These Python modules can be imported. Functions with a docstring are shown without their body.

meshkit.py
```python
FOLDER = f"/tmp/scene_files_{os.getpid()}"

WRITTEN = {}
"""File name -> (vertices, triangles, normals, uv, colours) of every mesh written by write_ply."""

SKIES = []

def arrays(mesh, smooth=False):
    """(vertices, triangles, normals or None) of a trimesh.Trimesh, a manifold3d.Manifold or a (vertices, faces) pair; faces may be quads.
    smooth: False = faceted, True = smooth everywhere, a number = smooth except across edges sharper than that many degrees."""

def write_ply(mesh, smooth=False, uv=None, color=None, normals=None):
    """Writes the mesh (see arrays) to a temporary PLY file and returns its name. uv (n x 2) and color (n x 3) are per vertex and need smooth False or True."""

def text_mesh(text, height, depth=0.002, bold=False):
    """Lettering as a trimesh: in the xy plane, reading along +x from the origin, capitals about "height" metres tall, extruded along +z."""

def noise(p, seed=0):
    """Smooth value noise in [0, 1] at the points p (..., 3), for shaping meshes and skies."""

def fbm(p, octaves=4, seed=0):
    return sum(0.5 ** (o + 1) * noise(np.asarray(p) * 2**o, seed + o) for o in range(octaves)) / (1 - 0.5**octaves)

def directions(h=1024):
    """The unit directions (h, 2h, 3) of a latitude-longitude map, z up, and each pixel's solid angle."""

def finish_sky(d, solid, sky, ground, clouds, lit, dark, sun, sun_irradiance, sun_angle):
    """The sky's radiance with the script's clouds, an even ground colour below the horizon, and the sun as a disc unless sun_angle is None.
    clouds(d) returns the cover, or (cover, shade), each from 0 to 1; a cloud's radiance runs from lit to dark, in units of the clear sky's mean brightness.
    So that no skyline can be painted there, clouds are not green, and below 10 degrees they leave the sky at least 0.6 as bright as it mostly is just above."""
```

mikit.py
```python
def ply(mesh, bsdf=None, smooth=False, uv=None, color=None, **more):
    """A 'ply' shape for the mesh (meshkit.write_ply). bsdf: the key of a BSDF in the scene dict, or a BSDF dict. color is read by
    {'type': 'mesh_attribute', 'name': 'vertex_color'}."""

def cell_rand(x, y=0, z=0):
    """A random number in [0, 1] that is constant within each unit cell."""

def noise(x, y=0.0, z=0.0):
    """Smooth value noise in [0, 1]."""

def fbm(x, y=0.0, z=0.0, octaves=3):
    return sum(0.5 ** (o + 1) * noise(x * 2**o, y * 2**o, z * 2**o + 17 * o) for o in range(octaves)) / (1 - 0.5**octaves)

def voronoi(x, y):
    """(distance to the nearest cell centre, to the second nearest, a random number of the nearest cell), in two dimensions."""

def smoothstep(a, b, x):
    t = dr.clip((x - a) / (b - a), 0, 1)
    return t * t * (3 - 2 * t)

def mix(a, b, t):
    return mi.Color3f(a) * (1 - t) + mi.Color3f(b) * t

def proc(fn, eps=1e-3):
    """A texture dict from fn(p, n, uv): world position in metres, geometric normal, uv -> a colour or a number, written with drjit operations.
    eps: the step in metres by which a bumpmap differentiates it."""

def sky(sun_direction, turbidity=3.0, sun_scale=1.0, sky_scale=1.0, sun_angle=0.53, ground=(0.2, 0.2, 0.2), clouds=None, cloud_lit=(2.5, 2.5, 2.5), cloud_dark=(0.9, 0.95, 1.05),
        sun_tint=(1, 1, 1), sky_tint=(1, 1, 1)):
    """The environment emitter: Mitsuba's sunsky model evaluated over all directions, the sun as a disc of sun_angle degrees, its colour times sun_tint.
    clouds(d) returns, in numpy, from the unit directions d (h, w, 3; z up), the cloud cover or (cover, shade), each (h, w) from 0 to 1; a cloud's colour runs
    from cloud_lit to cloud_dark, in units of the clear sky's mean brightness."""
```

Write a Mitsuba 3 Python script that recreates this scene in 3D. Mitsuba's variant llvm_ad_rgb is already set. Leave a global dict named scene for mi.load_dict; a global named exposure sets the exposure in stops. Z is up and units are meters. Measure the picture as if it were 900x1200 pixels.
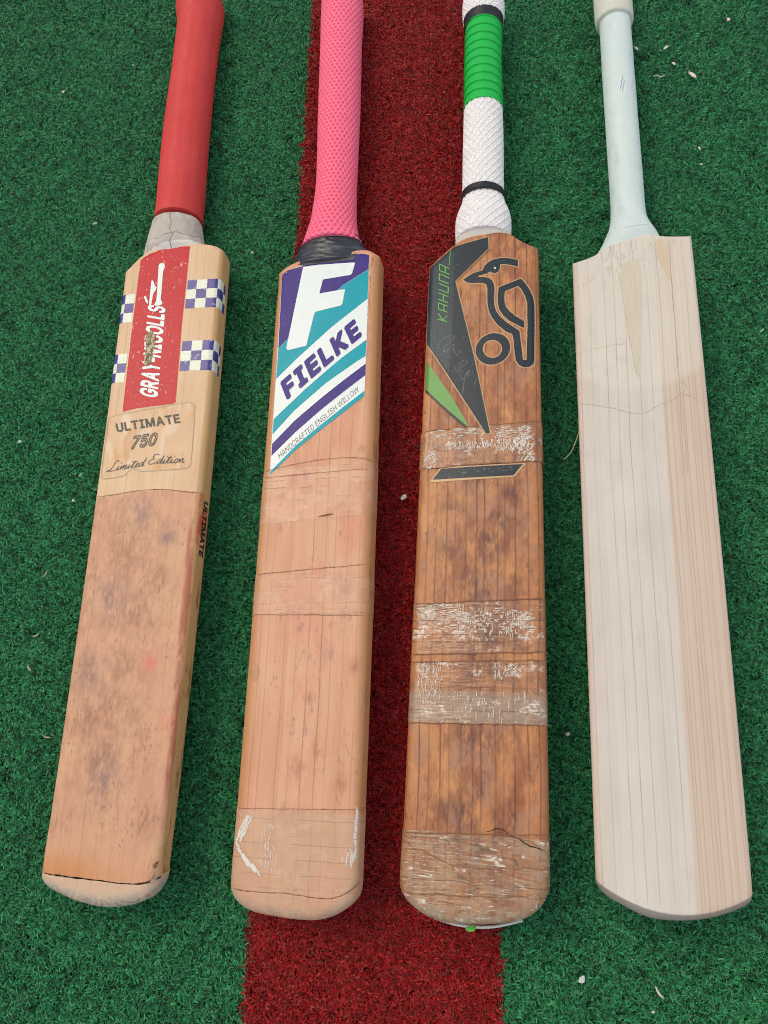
"""Four cricket bats lying face up on artificial turf with a red strip, seen from above under an overcast sky."""
import math
import numpy as np, trimesh, shapely
import drjit as dr, mitsuba as mi
import mikit, meshkit
from mikit import noise, fbm, voronoi, cell_rand, smoothstep, mix
from scipy.interpolate import CubicSpline
from shapely.geometry import Polygon, LineString
from shapely import affinity
from shapely.ops import unary_union

rng = np.random.default_rng(11)
scene, labels = {}, {}
T = mi.ScalarTransform4f

h=0.7041
Rcam=[[0.998509, -0.014627, 0.052584], [0.028842, 0.959322, -0.280837], [-0.046337, 0.281935, 0.958314]]
poses=[[[-0.2439, -0.1042, 0.0509], 0.765, 6.432], [[-0.0935, -0.1096, 0.0551], 0.282, 9.482], [[0.042, -0.1, 0.0601], -1.141, 11.205], [[0.1873, -0.0984, 0.0608], -0.452, 14.951]]
D={'b1_left':[[-547,-47],[-551,71],[-532,1175],[-535,1455],[-525,3073],[-541,5496]],'b1_right':[[460,68],[453,677],[464,1351],[489,1939],[490,3104],[495,5620]],'b1_toe':[[-570,-53],[-540,-107],[-452,-156],[-261,-216],[-29,-251],[176,-234],[324,-177],[399,-95],[425,57]],'b1_top':[[-517,5467],[-299,5693],[-6,5734],[289,5714],[443,5670],[495,5620]],'b2_left':[[-549,-4],[-561,538],[-540,1404],[-543,2925],[-553,4348],[-550,5536]],'b2_right':[[482,41],[481,1491],[483,2076],[489,3341],[489,5573]],'b2_toe':[[-564,-10],[-544,-75],[-434,-165],[-239,-204],[2,-219],[221,-197],[348,-137],[432,-61],[462,28]],'b2_top':[[-530,5500],[-424,5570],[-188,5638],[115,5629],[352,5662],[489,5573]],'b3_left':[[-593,-7],[-580,309],[-574,1167],[-568,2109],[-570,3144],[-577,3761],[-548,4453],[-555,5466]],'b3_right':[[532,78],[536,375],[532,1168],[524,2174],[506,3206],[496,4514],[496,5523]],'b3_toe':[[-601,-12],[-576,-125],[-473,-220],[-311,-284],[-71,-291],[177,-263],[358,-212],[483,-104],[528,68]],'b3_top':[[-544,5431],[-291,5660],[-151,5720],[54,5742],[233,5718],[322,5621],[401,5573],[496,5523]],'b4_left':[[-562,-2],[-555,1368],[-558,3296],[-560,4101],[-557,5490]],'b4_right':[[531,12],[540,1383],[533,3208],[546,3969],[526,5586]],'b4_toe':[[-563,-6],[-540,-41],[-504,-80],[-376,-145],[-233,-202],[-25,-218],[241,-177],[447,-97],[514,-52],[536,6]],'b4_top':[[-556,5476],[-319,5525],[-204,5623],[-39,5650],[155,5675],[244,5634],[378,5605],[526,5586]],'h1_grip':[[5980,-74,246,-20],[6129,-73,245,-26],[7283,-96,245,-16],[8017,-90,239,-24],[8498,-85,243,-27],[8751,-81,251,-23],[8942,-95,271,-78],[9126,-127,245,-49]],'h1_cuff':[[5716,-72,322,9],[5812,-75,303,5],[5934,-78,280,-23],[6063,-81,254,-27]],'h2_grip':[[5695,-22,382,-8],[5830,-31,309,-5],[5956,-36,267,-25],[6102,-29,237,-27],[6597,-19,213,-27],[7469,-30,226,-35],[8413,-48,230,-30],[8815,-53,238,-34],[9060,-62,232,-41]],'h3_grip':[[5817,-33,254,-13],[5967,-40,260,-25],[6122,-39,217,-15],[6260,-44,205,-20],[6915,-50,204,-29],[7346,-55,198,-26],[8029,-66,192,-29],[8447,-65,192,-37],[8574,-68,209,-36],[8720,-70,215,-38],[8898,-72,202,-43]],'h4_grip':[[5585,-15,358,-2],[5676,-8,280,6],[5781,-1,234,5],[5881,-7,191,-7],[6000,-13,167,-13],[6180,-13,162,-14],[6657,-15,163,-22],[7222,-19,162,-25],[7857,-22,163,-30],[8498,-23,162,-33],[8793,-24,161,-41]],'red':[[-354,5659],[-229,5666],[89,5729],[158,5678],[158,4810],[176,3997],[156,3981],[-205,3954],[-337,3927],[-345,3967],[-353,4776]],'r_batshape':[[-151,5485],[-142,5510],[-123,5515],[-100,5510],[-86,5490],[-86,5447],[-97,5424],[-88,5190],[-88,5095],[-66,5070],[-68,5036],[-159,5033],[-128,5088],[-136,5237]],'r_piece':[[-208,5339],[-179,5304],[-169,5255],[-144,5248],[-149,5206],[-173,5176],[-180,5039],[-203,5031],[-205,5136],[-207,5243]],'r_stub':[[-270,5147],[-252,5162],[-213,5079],[-226,5059]],'gray_text':[[-16,4043],[-38,5012],[-179,4088]],'r_scrape':[[-187,4418],[-182,4501],[-183,4637],[-206,4685],[-181,4744],[-140,4772],[-101,4707],[-86,4645],[-99,4555],[-101,4480],[-112,4391],[-154,4379]],'ck_ru':[[159,5292],[165,4980],[519,4957]],'ck_rl':[[169,4626],[175,4312],[558,4287]],'ck_lu':[[-364,5191],[-353,4878]],'ck_ll':[[-360,4537],[-359,4236]],'label':[[-478,3877],[-431,3896],[226,3982],[329,3986],[365,3966],[372,3923],[386,3379],[363,3340],[316,3331],[-69,3317],[-111,3332],[-141,3350],[-195,3343],[-219,3316],[-237,3290],[-284,3282],[-441,3264],[-473,3276],[-481,3307],[-488,3842]],'t_ultimate':[[-374,3726],[245,3788],[-399,3808]],'t_750':[[-213,3551],[39,3581],[-215,3664]],'t_limited':[[-424,3332],[-74,3369],[-400,3435]],'t_edition':[[-42,3387],[311,3389],[-33,3487]],'b1_line':[[-499,3100],[-190,3129],[133,3145],[474,3104],[506,3103]],'b1_crack':[[-527,-16],[-379,-32],[-90,-49],[244,-66],[348,-53],[440,-11]],'b1_edge_text':[[494,3056],[501,2552]],'s2_base':[[-482,5480],[-450,5496],[-260,5531],[-139,5545],[255,5602],[394,5596],[395,5091],[397,4664],[393,4088],[217,3945],[-6,3772],[-229,3595],[-457,3371],[-464,3784],[-466,4410]],'s2_purple':[[-480,5478],[-450,5494],[-260,5526],[256,5599],[393,5592],[393,5414],[147,5264],[-192,4930],[-464,4646]],'s2_teal':[[-463,4643],[-191,4927],[147,5261],[393,5411],[393,5091],[49,4814],[-272,4517],[-463,4326]],'s2_teal2':[[-459,3918],[-169,4196],[12,4356],[160,4483],[396,4659],[393,4488],[325,4449],[29,4242],[-264,3985],[-459,3766]],'s2_purple2':[[-456,3674],[-247,3892],[-22,4084],[204,4265],[396,4411],[396,4293],[209,4147],[-16,3967],[-240,3769],[-455,3555]],'s2_teal3':[[-451,3407],[-232,3636],[-9,3821],[215,3999],[393,4138],[392,4084],[217,3945],[-6,3772],[-229,3595],[-455,3371]],'s2_F':[[-265,5513],[-133,5517],[259,5500],[231,5378],[211,5366],[-55,5346],[-83,5195],[171,5216],[150,5056],[131,5040],[-106,5001],[-123,4980],[-183,4645],[-366,4617],[-382,4638]],'t_fielke':[[-346,4113],[350,4717],[-415,4271]],'t_hand':[[-372,3522],[346,4138],[-393,3572]],'b2_tapetop':[[-516,3402],[-229,3460],[48,3490],[283,3496],[485,3461]],'b2_tape1':[[-520,3024],[470,2968]],'b2_lines':[[-536,3346],[457,3383],[-538,3160],[462,3224],[-527,2906],[477,2968],[-516,2459],[469,2524],[-524,2459],[472,2429],[-523,2346],[467,2334],[-520,2110],[468,2090],[-542,560],[504,586]],'b2_crack':[[12,2955],[58,2973],[134,2985],[158,2977],[105,2960]],'b2_toeline':[[-520,-20],[-324,-33],[19,-37],[301,-39],[385,-5],[475,76]],'b2_white':[[-470,481],[-413,483],[-420,404],[-466,325],[-519,315],[-533,275],[-487,247],[-308,103],[-351,101],[-427,173],[-514,253]],'b2_white2':[[436,578],[463,579],[462,426],[456,216],[343,217],[346,232],[434,236]],'b2_thread':[[-317,455],[-203,468],[-201,306],[-164,155],[-285,29]],'b2_tapeblk':[[-392,5581],[-341,5648],[-290,5714],[-107,5764],[108,5785],[280,5758],[411,5649],[265,5601],[251,5526],[76,5528],[-95,5530],[-258,5526]],'bird':[[313,5392],[313,5314],[268,5336],[208,5355],[148,5365],[145,5313],[129,5278],[99,5268],[69,5280],[53,5294],[36,5285],[29,5274],[-12,5267],[-62,5255],[-52,5244],[-6,5239],[39,5226],[74,5193],[92,5145],[98,5087],[93,4996],[97,4928],[112,4864],[147,4805],[201,4744],[259,4694],[326,4638],[336,4550],[347,4452],[356,4343],[388,4335],[393,4502],[399,4698],[396,4808],[397,4920],[380,4989],[351,5060],[317,5111],[194,5065],[188,5009],[190,4952],[205,4894],[239,4846],[288,4797],[370,4733],[367,4662],[307,4701],[239,4746],[181,4807],[141,4878],[128,4947],[127,5027],[135,5112],[342,5187],[386,5124],[424,5052],[453,4970],[462,4891],[463,4714],[459,4496],[458,4335],[449,4293],[411,4267],[364,4266],[321,4293],[293,4338],[281,4425],[274,4534],[264,4606],[201,4644],[132,4711],[78,4789],[45,4871],[32,4957],[29,5037],[30,5106],[20,5153],[-5,5173],[-61,5182],[-122,5186],[-162,5196],[-202,5232],[-164,5260],[-113,5290],[-53,5306],[-17,5314],[-3,5353],[27,5391],[78,5420],[148,5430],[228,5420]],'bird_eye':[[108,5323],[106,5315],[98,5312],[91,5317],[88,5325],[91,5333],[98,5336],[105,5332]],'ring_out':[[243,4469],[242,4500],[234,4530],[221,4559],[203,4583],[180,4604],[153,4619],[124,4629],[93,4633],[62,4631],[32,4622],[4,4607],[-21,4588],[-42,4563],[-58,4535],[-68,4505],[-72,4474],[-70,4442],[-62,4412],[-48,4384],[-29,4359],[-6,4339],[21,4324],[50,4315],[80,4311],[111,4314],[141,4323],[168,4337],[193,4357],[213,4381],[229,4408],[239,4438]],'ring_in':[[170,4464],[168,4482],[163,4500],[155,4516],[144,4531],[131,4544],[116,4554],[99,4560],[82,4564],[65,4563],[48,4559],[33,4552],[20,4542],[9,4529],[1,4514],[-3,4497],[-5,4479],[-3,4461],[2,4443],[10,4427],[22,4412],[35,4400],[50,4390],[67,4383],[84,4380],[100,4381],[117,4385],[132,4392],[145,4402],[155,4415],[163,4430],[168,4447]],'k_black':[[-535,5411],[-437,5500],[-335,5589],[-290,5608],[30,5670],[38,5543],[-275,5220],[-81,4389],[70,3638],[37,3632],[-432,4417],[-537,4586],[-540,5062]],'k_panel':[[-530,5404],[-437,5490],[-335,5579],[-293,5597],[-290,5082],[-297,4539],[-314,4268],[-431,4426],[-532,4589],[-535,5061]],'k_green':[[-534,4408],[-425,4242],[-293,4035],[-132,3740],[-124,3706],[-353,3928],[-530,4115]],'k_greenedge':[[-530,4112],[-353,3926],[-124,3704],[-100,3672],[-131,3678],[-360,3903],[-530,4088]],'kahuna':[[-344,4787],[-337,5386],[-428,4815],[-433,5439]],'kahuna_tail':[[-339,5399],[-329,5593]],'k_sig':[[-260,4310],[-231,4247],[-218,4307],[-191,4367],[-150,4379],[-142,4332],[-204,4306],[-223,4231],[-173,4166],[-113,4284],[-161,4226],[-166,4150],[-185,4030]],'k_sig2':[[-420,4549],[-396,4592],[-362,4622],[-292,4644],[-266,4603],[-310,4562],[-379,4524],[-357,4455],[-309,4518],[-265,4558],[-278,4482],[-237,4424]],'strip_out':[[-456,3210],[-388,3305],[-367,3332],[-197,3340],[375,3349],[379,3341],[281,3225],[252,3222],[-440,3201]],'strip_in':[[-435,3224],[-359,3322],[-197,3328],[353,3338],[273,3237]],'strip_scr':[[-344,3256],[271,3274],[-352,3306]],'b3_tapeA':[[-536,3685],[526,3736],[-544,3328],[523,3368]],'b3_lines':[[-566,3111],[548,3143],[-558,2114],[537,2167],[-563,1692],[546,1733],[-568,1629],[545,1666],[-563,1145],[558,1169],[-569,317],[536,375]],'b3_v':[[-589,3698],[-591,3344],[-559,2143],[-558,1727],[-568,1636],[-565,1381],[-562,1131],[-563,323]],'b3_toelines':[[-563,206],[-390,185],[-179,120],[90,112],[337,129],[549,141],[-541,-105],[-300,-99],[14,-86],[397,-49],[71,358],[275,350],[398,287],[505,266]],'b4_wedge':[[-135,5281],[-51,5407],[64,5410],[69,5109],[29,4537],[5,4208],[-31,4202],[-81,4662],[-116,5071]],'b4_crackA':[[-542,3983],[-458,3964],[-311,3925],[-203,3885],[-114,3849],[-25,3830],[47,3843],[121,3889],[211,3914],[284,3947],[312,3979],[334,3993],[344,4105]],'b4_crackB':[[339,3982],[406,3948],[431,3931],[449,3879]],'b4_tick':[[-553,4500],[-437,4512],[-284,4529],[-87,4531]],'b4_knot':[[208,5594],[328,5560],[316,5092],[276,5189],[229,5334],[209,5454]],'b4_heart':[[93,5663],[114,4354],[128,3215],[131,1381],[131,-134]],'b4_pale':[[-546,3608],[-20,3294],[396,3803]],'b4_wrap_end':[[-319,5525],[-236,5610],[-39,5650],[155,5675],[267,5630]],'b4_long':[[328,5548],[323,5113],[321,4498],[322,3994],[329,3590],[323,3220]],'m1_purple':[[-218,2162],[-345,1550],[-125,704],[-55,2948],[227,2712]],'m1_red':[[179,1624],[383,1134],[443,2924]],'m1_brown':[[-51,1600],[-102,1252],[-277,1168],[-120,2551],[182,2317],[21,2023],[-144,907],[282,401],[-441,381]],'m3_dark':[[-236,2936],[240,3061],[40,693],[96,1037],[-85,1001],[-119,461],[104,1877],[-51,1599],[107,1603],[55,2611],[-70,3228],[190,2834],[-19,2245],[-243,2616],[265,471],[10,213]],'m2_brown':[[22,1436],[313,773],[396,1670],[-235,3290],[-35,877],[113,1010]],'m2_purple':[[183,1770],[264,2360],[-117,3325]],'m3_white':[[-445,2013],[-298,1922],[-100,1959],[21,1890],[345,1998],[399,1826],[-427,1487],[-440,1263],[304,1553],[398,1589],[462,1295],[-497,1848]],'b1_paper':[[-346,5668],[-319,5710],[-214,5739],[-90,5762],[35,5769],[109,5747],[75,5721],[-47,5698],[-224,5666]],'deb':[[-4124,6891],[-3366,7248],[-3528,5164],[-3941,2695],[-3292,2361],[-3322,2105],[-3134,2175],[-3480,1401],[-3487,828],[-3504,540],[-3259,-40],[-1822,4804],[-1331,3889],[1277,2563],[1342,2623],[1394,2735],[1449,2908],[2556,7381],[2623,7158],[2482,6976],[2392,6977],[2811,7004],[3260,7759],[2805,6048],[2805,5844],[3222,3921],[1266,-1727],[1272,-1721],[1856,-1797],[1802,-1927],[2234,7376],[-203,2183],[1227,109],[1167,460],[2355,3399]],'strip':[[-1385,8169],[-1406,4976],[-1401,-1237],[-1391,-2150],[660,-2062],[649,-1366],[644,4968]],'corners':[[-5097,8263],[3723,8039],[2661,-1976],[-3304,-2232]]}
PITCH = math.radians(0.9)


# ------------------------------------------------------------------ camera, sky, exposure
_R = np.array(Rcam)
_m = np.eye(4)
_m[:3, 0], _m[:3, 1], _m[:3, 2], _m[:3, 3] = -_R[:, 0], _R[:, 1], -_R[:, 2], [0, 0, h]
scene['camera'] = {'type': 'perspective', 'fov': math.degrees(2 * math.atan(450 / 920.0)), 'fov_axis': 'x', 'near_clip': 0.02, 'far_clip': 200.0, 'to_world': T(_m)}
scene['sky'] = mikit.sky((-0.50, 0.34, 0.78), turbidity=3, sun_scale=0.30, sun_angle=30, clouds=lambda d: np.ones(d.shape[:2]), cloud_lit=(1.76, 1.88, 1.97))
exposure = 1.78


# ------------------------------------------------------------------ helpers
def lin(r, g, b):
    return [((c / 255 + 0.055) / 1.055) ** 2.4 if c > 10 else c / 3294.6 for c in (r, g, b)]


def proc_mat(name, color, rough=0.5, spec=0.4, bump=None, bump_scale=1.0, eps=2e-4, opacity=None):
    base = {'type': 'principled', 'base_color': mikit.proc(color) if callable(color) else color, 'roughness': rough, 'specular': spec}
    if bump is not None:
        base = {'type': 'bumpmap', 'arbitrary': mikit.proc(bump, eps), 'scale': bump_scale, 'bsdf': base}
    m = {'type': 'twosided', 'bsdf': base}
    if opacity is not None:
        m = {'type': 'mask', 'opacity': mikit.proc(opacity), 'bsdf': m}
    scene[name] = m


def flat(name, rgb, rough=0.5, spec=0.4, **k):
    scene[name] = {'type': 'twosided', 'bsdf': {'type': 'principled', 'base_color': {'type': 'rgb', 'value': lin(*rgb)}, 'roughness': rough, 'specular': spec, **k}}


def add(key, mesh, mat, smooth=True, uv=None, color=None):
    k, n = key, 0
    while k in scene:
        n += 1
        k = f'{key}_{n:03d}'
    scene[k] = mikit.ply(mesh, mat, smooth=smooth, uv=uv, color=color)
    return k


def tag(key, label, category=None, group=None, kind=None):
    labels[key] = {'label': label, **({'category': category} if category else {}), **({'group': group} if group else {}), **({'kind': kind} if kind else {})}


def mm(k):
    return np.array(D[k], float) * 1e-4


def grid_faces(n, m, off=0, wrap=False):
    """quads of an n x m vertex grid (rows x columns)"""
    i, j = np.meshgrid(np.arange(n - 1), np.arange(m if wrap else m - 1), indexing='ij')
    a = i * m + j; b = i * m + (j + 1) % m; c = (i + 1) * m + (j + 1) % m; d = (i + 1) * m + j
    q = np.stack([a, b, c, d], -1).reshape(-1, 4) + off
    return np.vstack([q[:, [0, 1, 2]], q[:, [0, 2, 3]]])


def resample(pts, n, smooth=True):
    pts = np.asarray(pts, float)
    s = np.r_[0, np.cumsum(np.linalg.norm(np.diff(pts, axis=0), axis=1))]
    t = np.linspace(0, s[-1], n)
    if smooth:
        return CubicSpline(s, pts)(t)
    return np.stack([np.interp(t, s, pts[:, k]) for k in range(2)], -1)


def chaikin(p, n=2):
    p = np.asarray(p, float)
    for _ in range(n):
        q = np.empty((2 * (len(p) - 1), 2))
        q[0::2] = .75 * p[:-1] + .25 * p[1:]; q[1::2] = .25 * p[:-1] + .75 * p[1:]
        p = np.vstack([p[:1], q, p[-1:]])
    return p


def closed_smooth(p, n=2):
    p = np.asarray(p, float)
    for _ in range(n):
        q = np.roll(p, -1, 0)
        p = np.stack([.75 * p + .25 * q, .25 * p + .75 * q], 1).reshape(-1, 2)
    return p


# ------------------------------------------------------------------ lettering
_glyphs = {}


def text_poly(text, bold=False):
    """Outlines with capitals one unit tall, starting at x = 0."""
    if (text, bold) not in _glyphs:
        m = meshkit.text_mesh(text, 1.0, 0.1, bold)
        v, f = m.vertices, m.faces
        top = [Polygon(v[t][:, :2]) for t in f if (v[t][:, 2] > 0.05).all()]
        g = unary_union([p.buffer(1e-4) for p in top if p.area > 1e-9])
        x0, y0, x1, y1 = g.bounds
        cap = 0.727 * 96 / 70
        _glyphs[text, bold] = affinity.affine_transform(g, [1 / cap, 0, 0, 1 / cap, -x0 / cap, 0])
    return _glyphs[text, bold]


def tracked(text, gap=.1, fat=.05, wide=1.0):
    """Bold capitals set apart by a fixed gap, their strokes fattened with square corners."""
    x, parts = 0.0, []
    for ch in text:
        if ch == ' ':
            x += .35; continue
        g = affinity.scale(text_poly(ch, True), wide, 1, origin=(0, 0)).buffer(fat, join_style=2).simplify(.02)
        x0, _, x1, _ = g.bounds
        parts.append(affinity.translate(g, x - x0, 0)); x += x1 - x0 + gap
    return unary_union(parts)


def fit3(g, base0, base1, top0, width=None):
    """Lays a unit-height outline on the plane: its left foot at base0, its right foot at base1, the cap line through top0."""
    x0, _, x1, _ = g.bounds
    w = (width or x1)
    ax, ay = (base1 - base0) / w, (top0 - base0)
    return affinity.affine_transform(g, [ax[0], ay[0], ax[1], ay[1], base0[0], base0[1]])


# ------------------------------------------------------------------ bats
class Bat:
    def __init__(self, i, key, r=0.005, toe_r=0.009, edge=0.028, camber=0.0012, mat=None, seed=0):
        self.key, self.r, self.edge, self.camber = key, r, edge, camber
        O, psi, roll = poses[i]
        psi, roll = math.radians(psi), math.radians(roll)
        c, s, cp, sp = math.cos(psi), math.sin(psi), math.cos(PITCH), math.sin(PITCH)
        U, V = np.array([c, s, 0]), np.array([-s * cp, c * cp, -sp])
        W = np.cross(U, V)
        self.U, self.V, self.W, self.O = U * math.cos(roll) + W * math.sin(roll), V, W * math.cos(roll) - U * math.sin(roll), np.array(O)
        n, NU, NV = i + 1, 40, 150
        left, right, toe, top = (mm(f'b{n}_{k}') for k in ('left', 'right', 'toe', 'top'))
        left[0], left[-1], right[0], right[-1] = toe[0], top[0], toe[-1], top[-1]
        mid = lambda q: np.polynomial.polynomial.polyval(q[:, 1], np.polynomial.polynomial.polyfit(q[:, 1], q[:, 0], 2))
        def side(q):
            v = np.linspace(q[0, 1], q[-1, 1], NV + 1)
            fit = np.stack([np.polynomial.polynomial.polyval(v, np.polynomial.polynomial.polyfit(q[:, 1], q[:, 0], 2)), v], -1)
            a = np.clip(np.minimum(np.arange(NV + 1) / 12, np.arange(NV + 1)[::-1] / 12), 0, 1)[:, None]
            return fit * a + (1 - a) * (fit + (q[0] - fit[0]) * (np.arange(NV + 1)[:, None] < NV / 2) + (q[-1] - fit[-1]) * (np.arange(NV + 1)[:, None] >= NV / 2))
        Lc, Rc = side(left), side(right)
        Bc, Tc = resample(toe, NU + 1), resample(chaikin(top, 2), NU + 1, False)
        loop = np.vstack([Bc[:-1], Rc[:-1], Tc[::-1][:-1], Lc[::-1][:-1]])
        M = len(loop)
        t = np.roll(loop, -1, 0) - np.roll(loop, 1, 0)
        t /= np.linalg.norm(t, axis=1, keepdims=True)
        nin = np.stack([-t[:, 1], t[:, 0]], -1)
        rr = np.full(M, r)
        k = np.arange(M)
        rr[:NU + 1] = toe_r
        rr[k > NU + NV] = r
        rr[(k > NU + NV) & (k < 2 * NU + NV)] = 0.003
        for _ in range(10):
            rr = (np.roll(rr, 1) + rr + np.roll(rr, -1)) / 3
        self.outline = Polygon(loop)
        self.loop = loop

        def coons(lp):
            B, R_, T_, L_ = lp[:NU + 1], lp[NU:NU + NV + 1], lp[NU + NV:2 * NU + NV + 1][::-1], np.vstack([lp[2 * NU + NV:], lp[:1]])[::-1]
            S, Q = np.linspace(0, 1, NU + 1)[None, :, None], np.linspace(0, 1, NV + 1)[:, None, None]
            return (1 - Q) * B[None] + Q * T_[None] + (1 - S) * L_[:, None] + S * R_[:, None] - (
                (1 - S) * (1 - Q) * B[0] + S * (1 - Q) * B[-1] + (1 - S) * Q * T_[0] + S * Q * T_[-1])
        inner = loop + nin * rr[:, None]
        g = coons(inner)
        idx = np.arange((NU + 1) * (NV + 1)).reshape(NV + 1, NU + 1)
        ring0 = np.r_[idx[0, :-1], idx[:-1, -1], idx[-1, ::-1][:-1], idx[::-1, 0][:-1]]
        fp = g.reshape(-1, 2)
        verts = [np.c_[fp, self.w0(fp) + 0.00018 * (meshkit.fbm(np.c_[fp * 90, np.full(len(fp), seed)], 3) - .5)]]
        uvs = [fp]
        faces = [grid_faces(NV + 1, NU + 1)]
        base = verts[0][ring0][:, 2]
        prev, count = ring0, len(fp)
        rb = 0.004

        def push(pos2, w, uv):
            nonlocal prev, count
            verts.append(np.c_[pos2, np.broadcast_to(w, len(pos2))]); uvs.append(uv)
            cur = np.arange(M) + count
            count += M
            a, b = prev, np.roll(prev, -1); c_, d_ = np.roll(cur, -1), cur
            faces.append(np.vstack([np.c_[a, d_, c_], np.c_[a, c_, b]]))
            prev = cur
        K = 7
        for j in range(1, K + 1):
            th = j / K * math.pi / 2
            jit = 0.0
            push(inner - nin * (rr * math.sin(th))[:, None], base - rr * (1 - math.cos(th)), inner - nin * (rr * th)[:, None])
        for j in range(1, 5):
            w1 = -edge + rb
            w = (base - rr) + (w1 - base + rr) * j / 4
            push(loop, w, inner - nin * (rr * math.pi / 2 + (base - rr - w))[:, None])
        for j in range(1, 4):
            th = j / 3 * math.pi / 2
            push(loop + nin * rb * (1 - math.cos(th)), -edge + rb - rb * math.sin(th), inner - nin * (rr * math.pi / 2 + edge - rr + rb * th)[:, None])
        back = coons(loop + nin * rb)
        S = np.abs(np.linspace(-1, 1, NU + 1))[None]
        Q = np.linspace(0, 1, NV + 1)[:, None]
        def ramp(x): x = np.clip(x, 0, 1); return x * x * (3 - 2 * x)
        shape = (1 - S ** 1.7) * ramp(Q / .10 * .5 + (Q > 0) * .0) * ramp((1 - Q) / .12) * (1 - .25 * ramp((Q - .25) / .6))
        lo, hi = 0.0, 0.09
        for _ in range(30):  # the ridge on the back reaches down into the pile
            tk = (lo + hi) / 2
            pts = np.c_[back.reshape(-1, 2), (-edge - tk * shape).ravel()]
            if self.world(pts)[:, 2].min() > 0.004: lo = tk
            else: hi = tk
        bi = idx + count
        verts.append(pts); uvs.append(back.reshape(-1, 2))
        faces.append(grid_faces(NV + 1, NU + 1, count)[:, ::-1])
        rb_ring = np.r_[bi[0, :-1], bi[:-1, -1], bi[-1, ::-1][:-1], bi[::-1, 0][:-1]]
        a, b, c_, d_ = prev, np.roll(prev, -1), np.roll(rb_ring, -1), rb_ring
        faces.append(np.vstack([np.c_[a, d_, c_], np.c_[a, c_, b]]))
        v, f, self.uv = np.vstack(verts), np.vstack(faces), np.vstack(uvs)
        self.mesh = trimesh.Trimesh(v, f, process=False)
        add(f'{key}__blade', (self.world(v), f), mat, True, uv=self.uv)

    def w0(self, q):
        return -self.camber * (q[:, 0] / 0.053) ** 2

    def world(self, p):
        return self.O + np.outer(p[:, 0], self.U) + np.outer(p[:, 1], self.V) + np.outer(p[:, 2], self.W)

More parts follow.
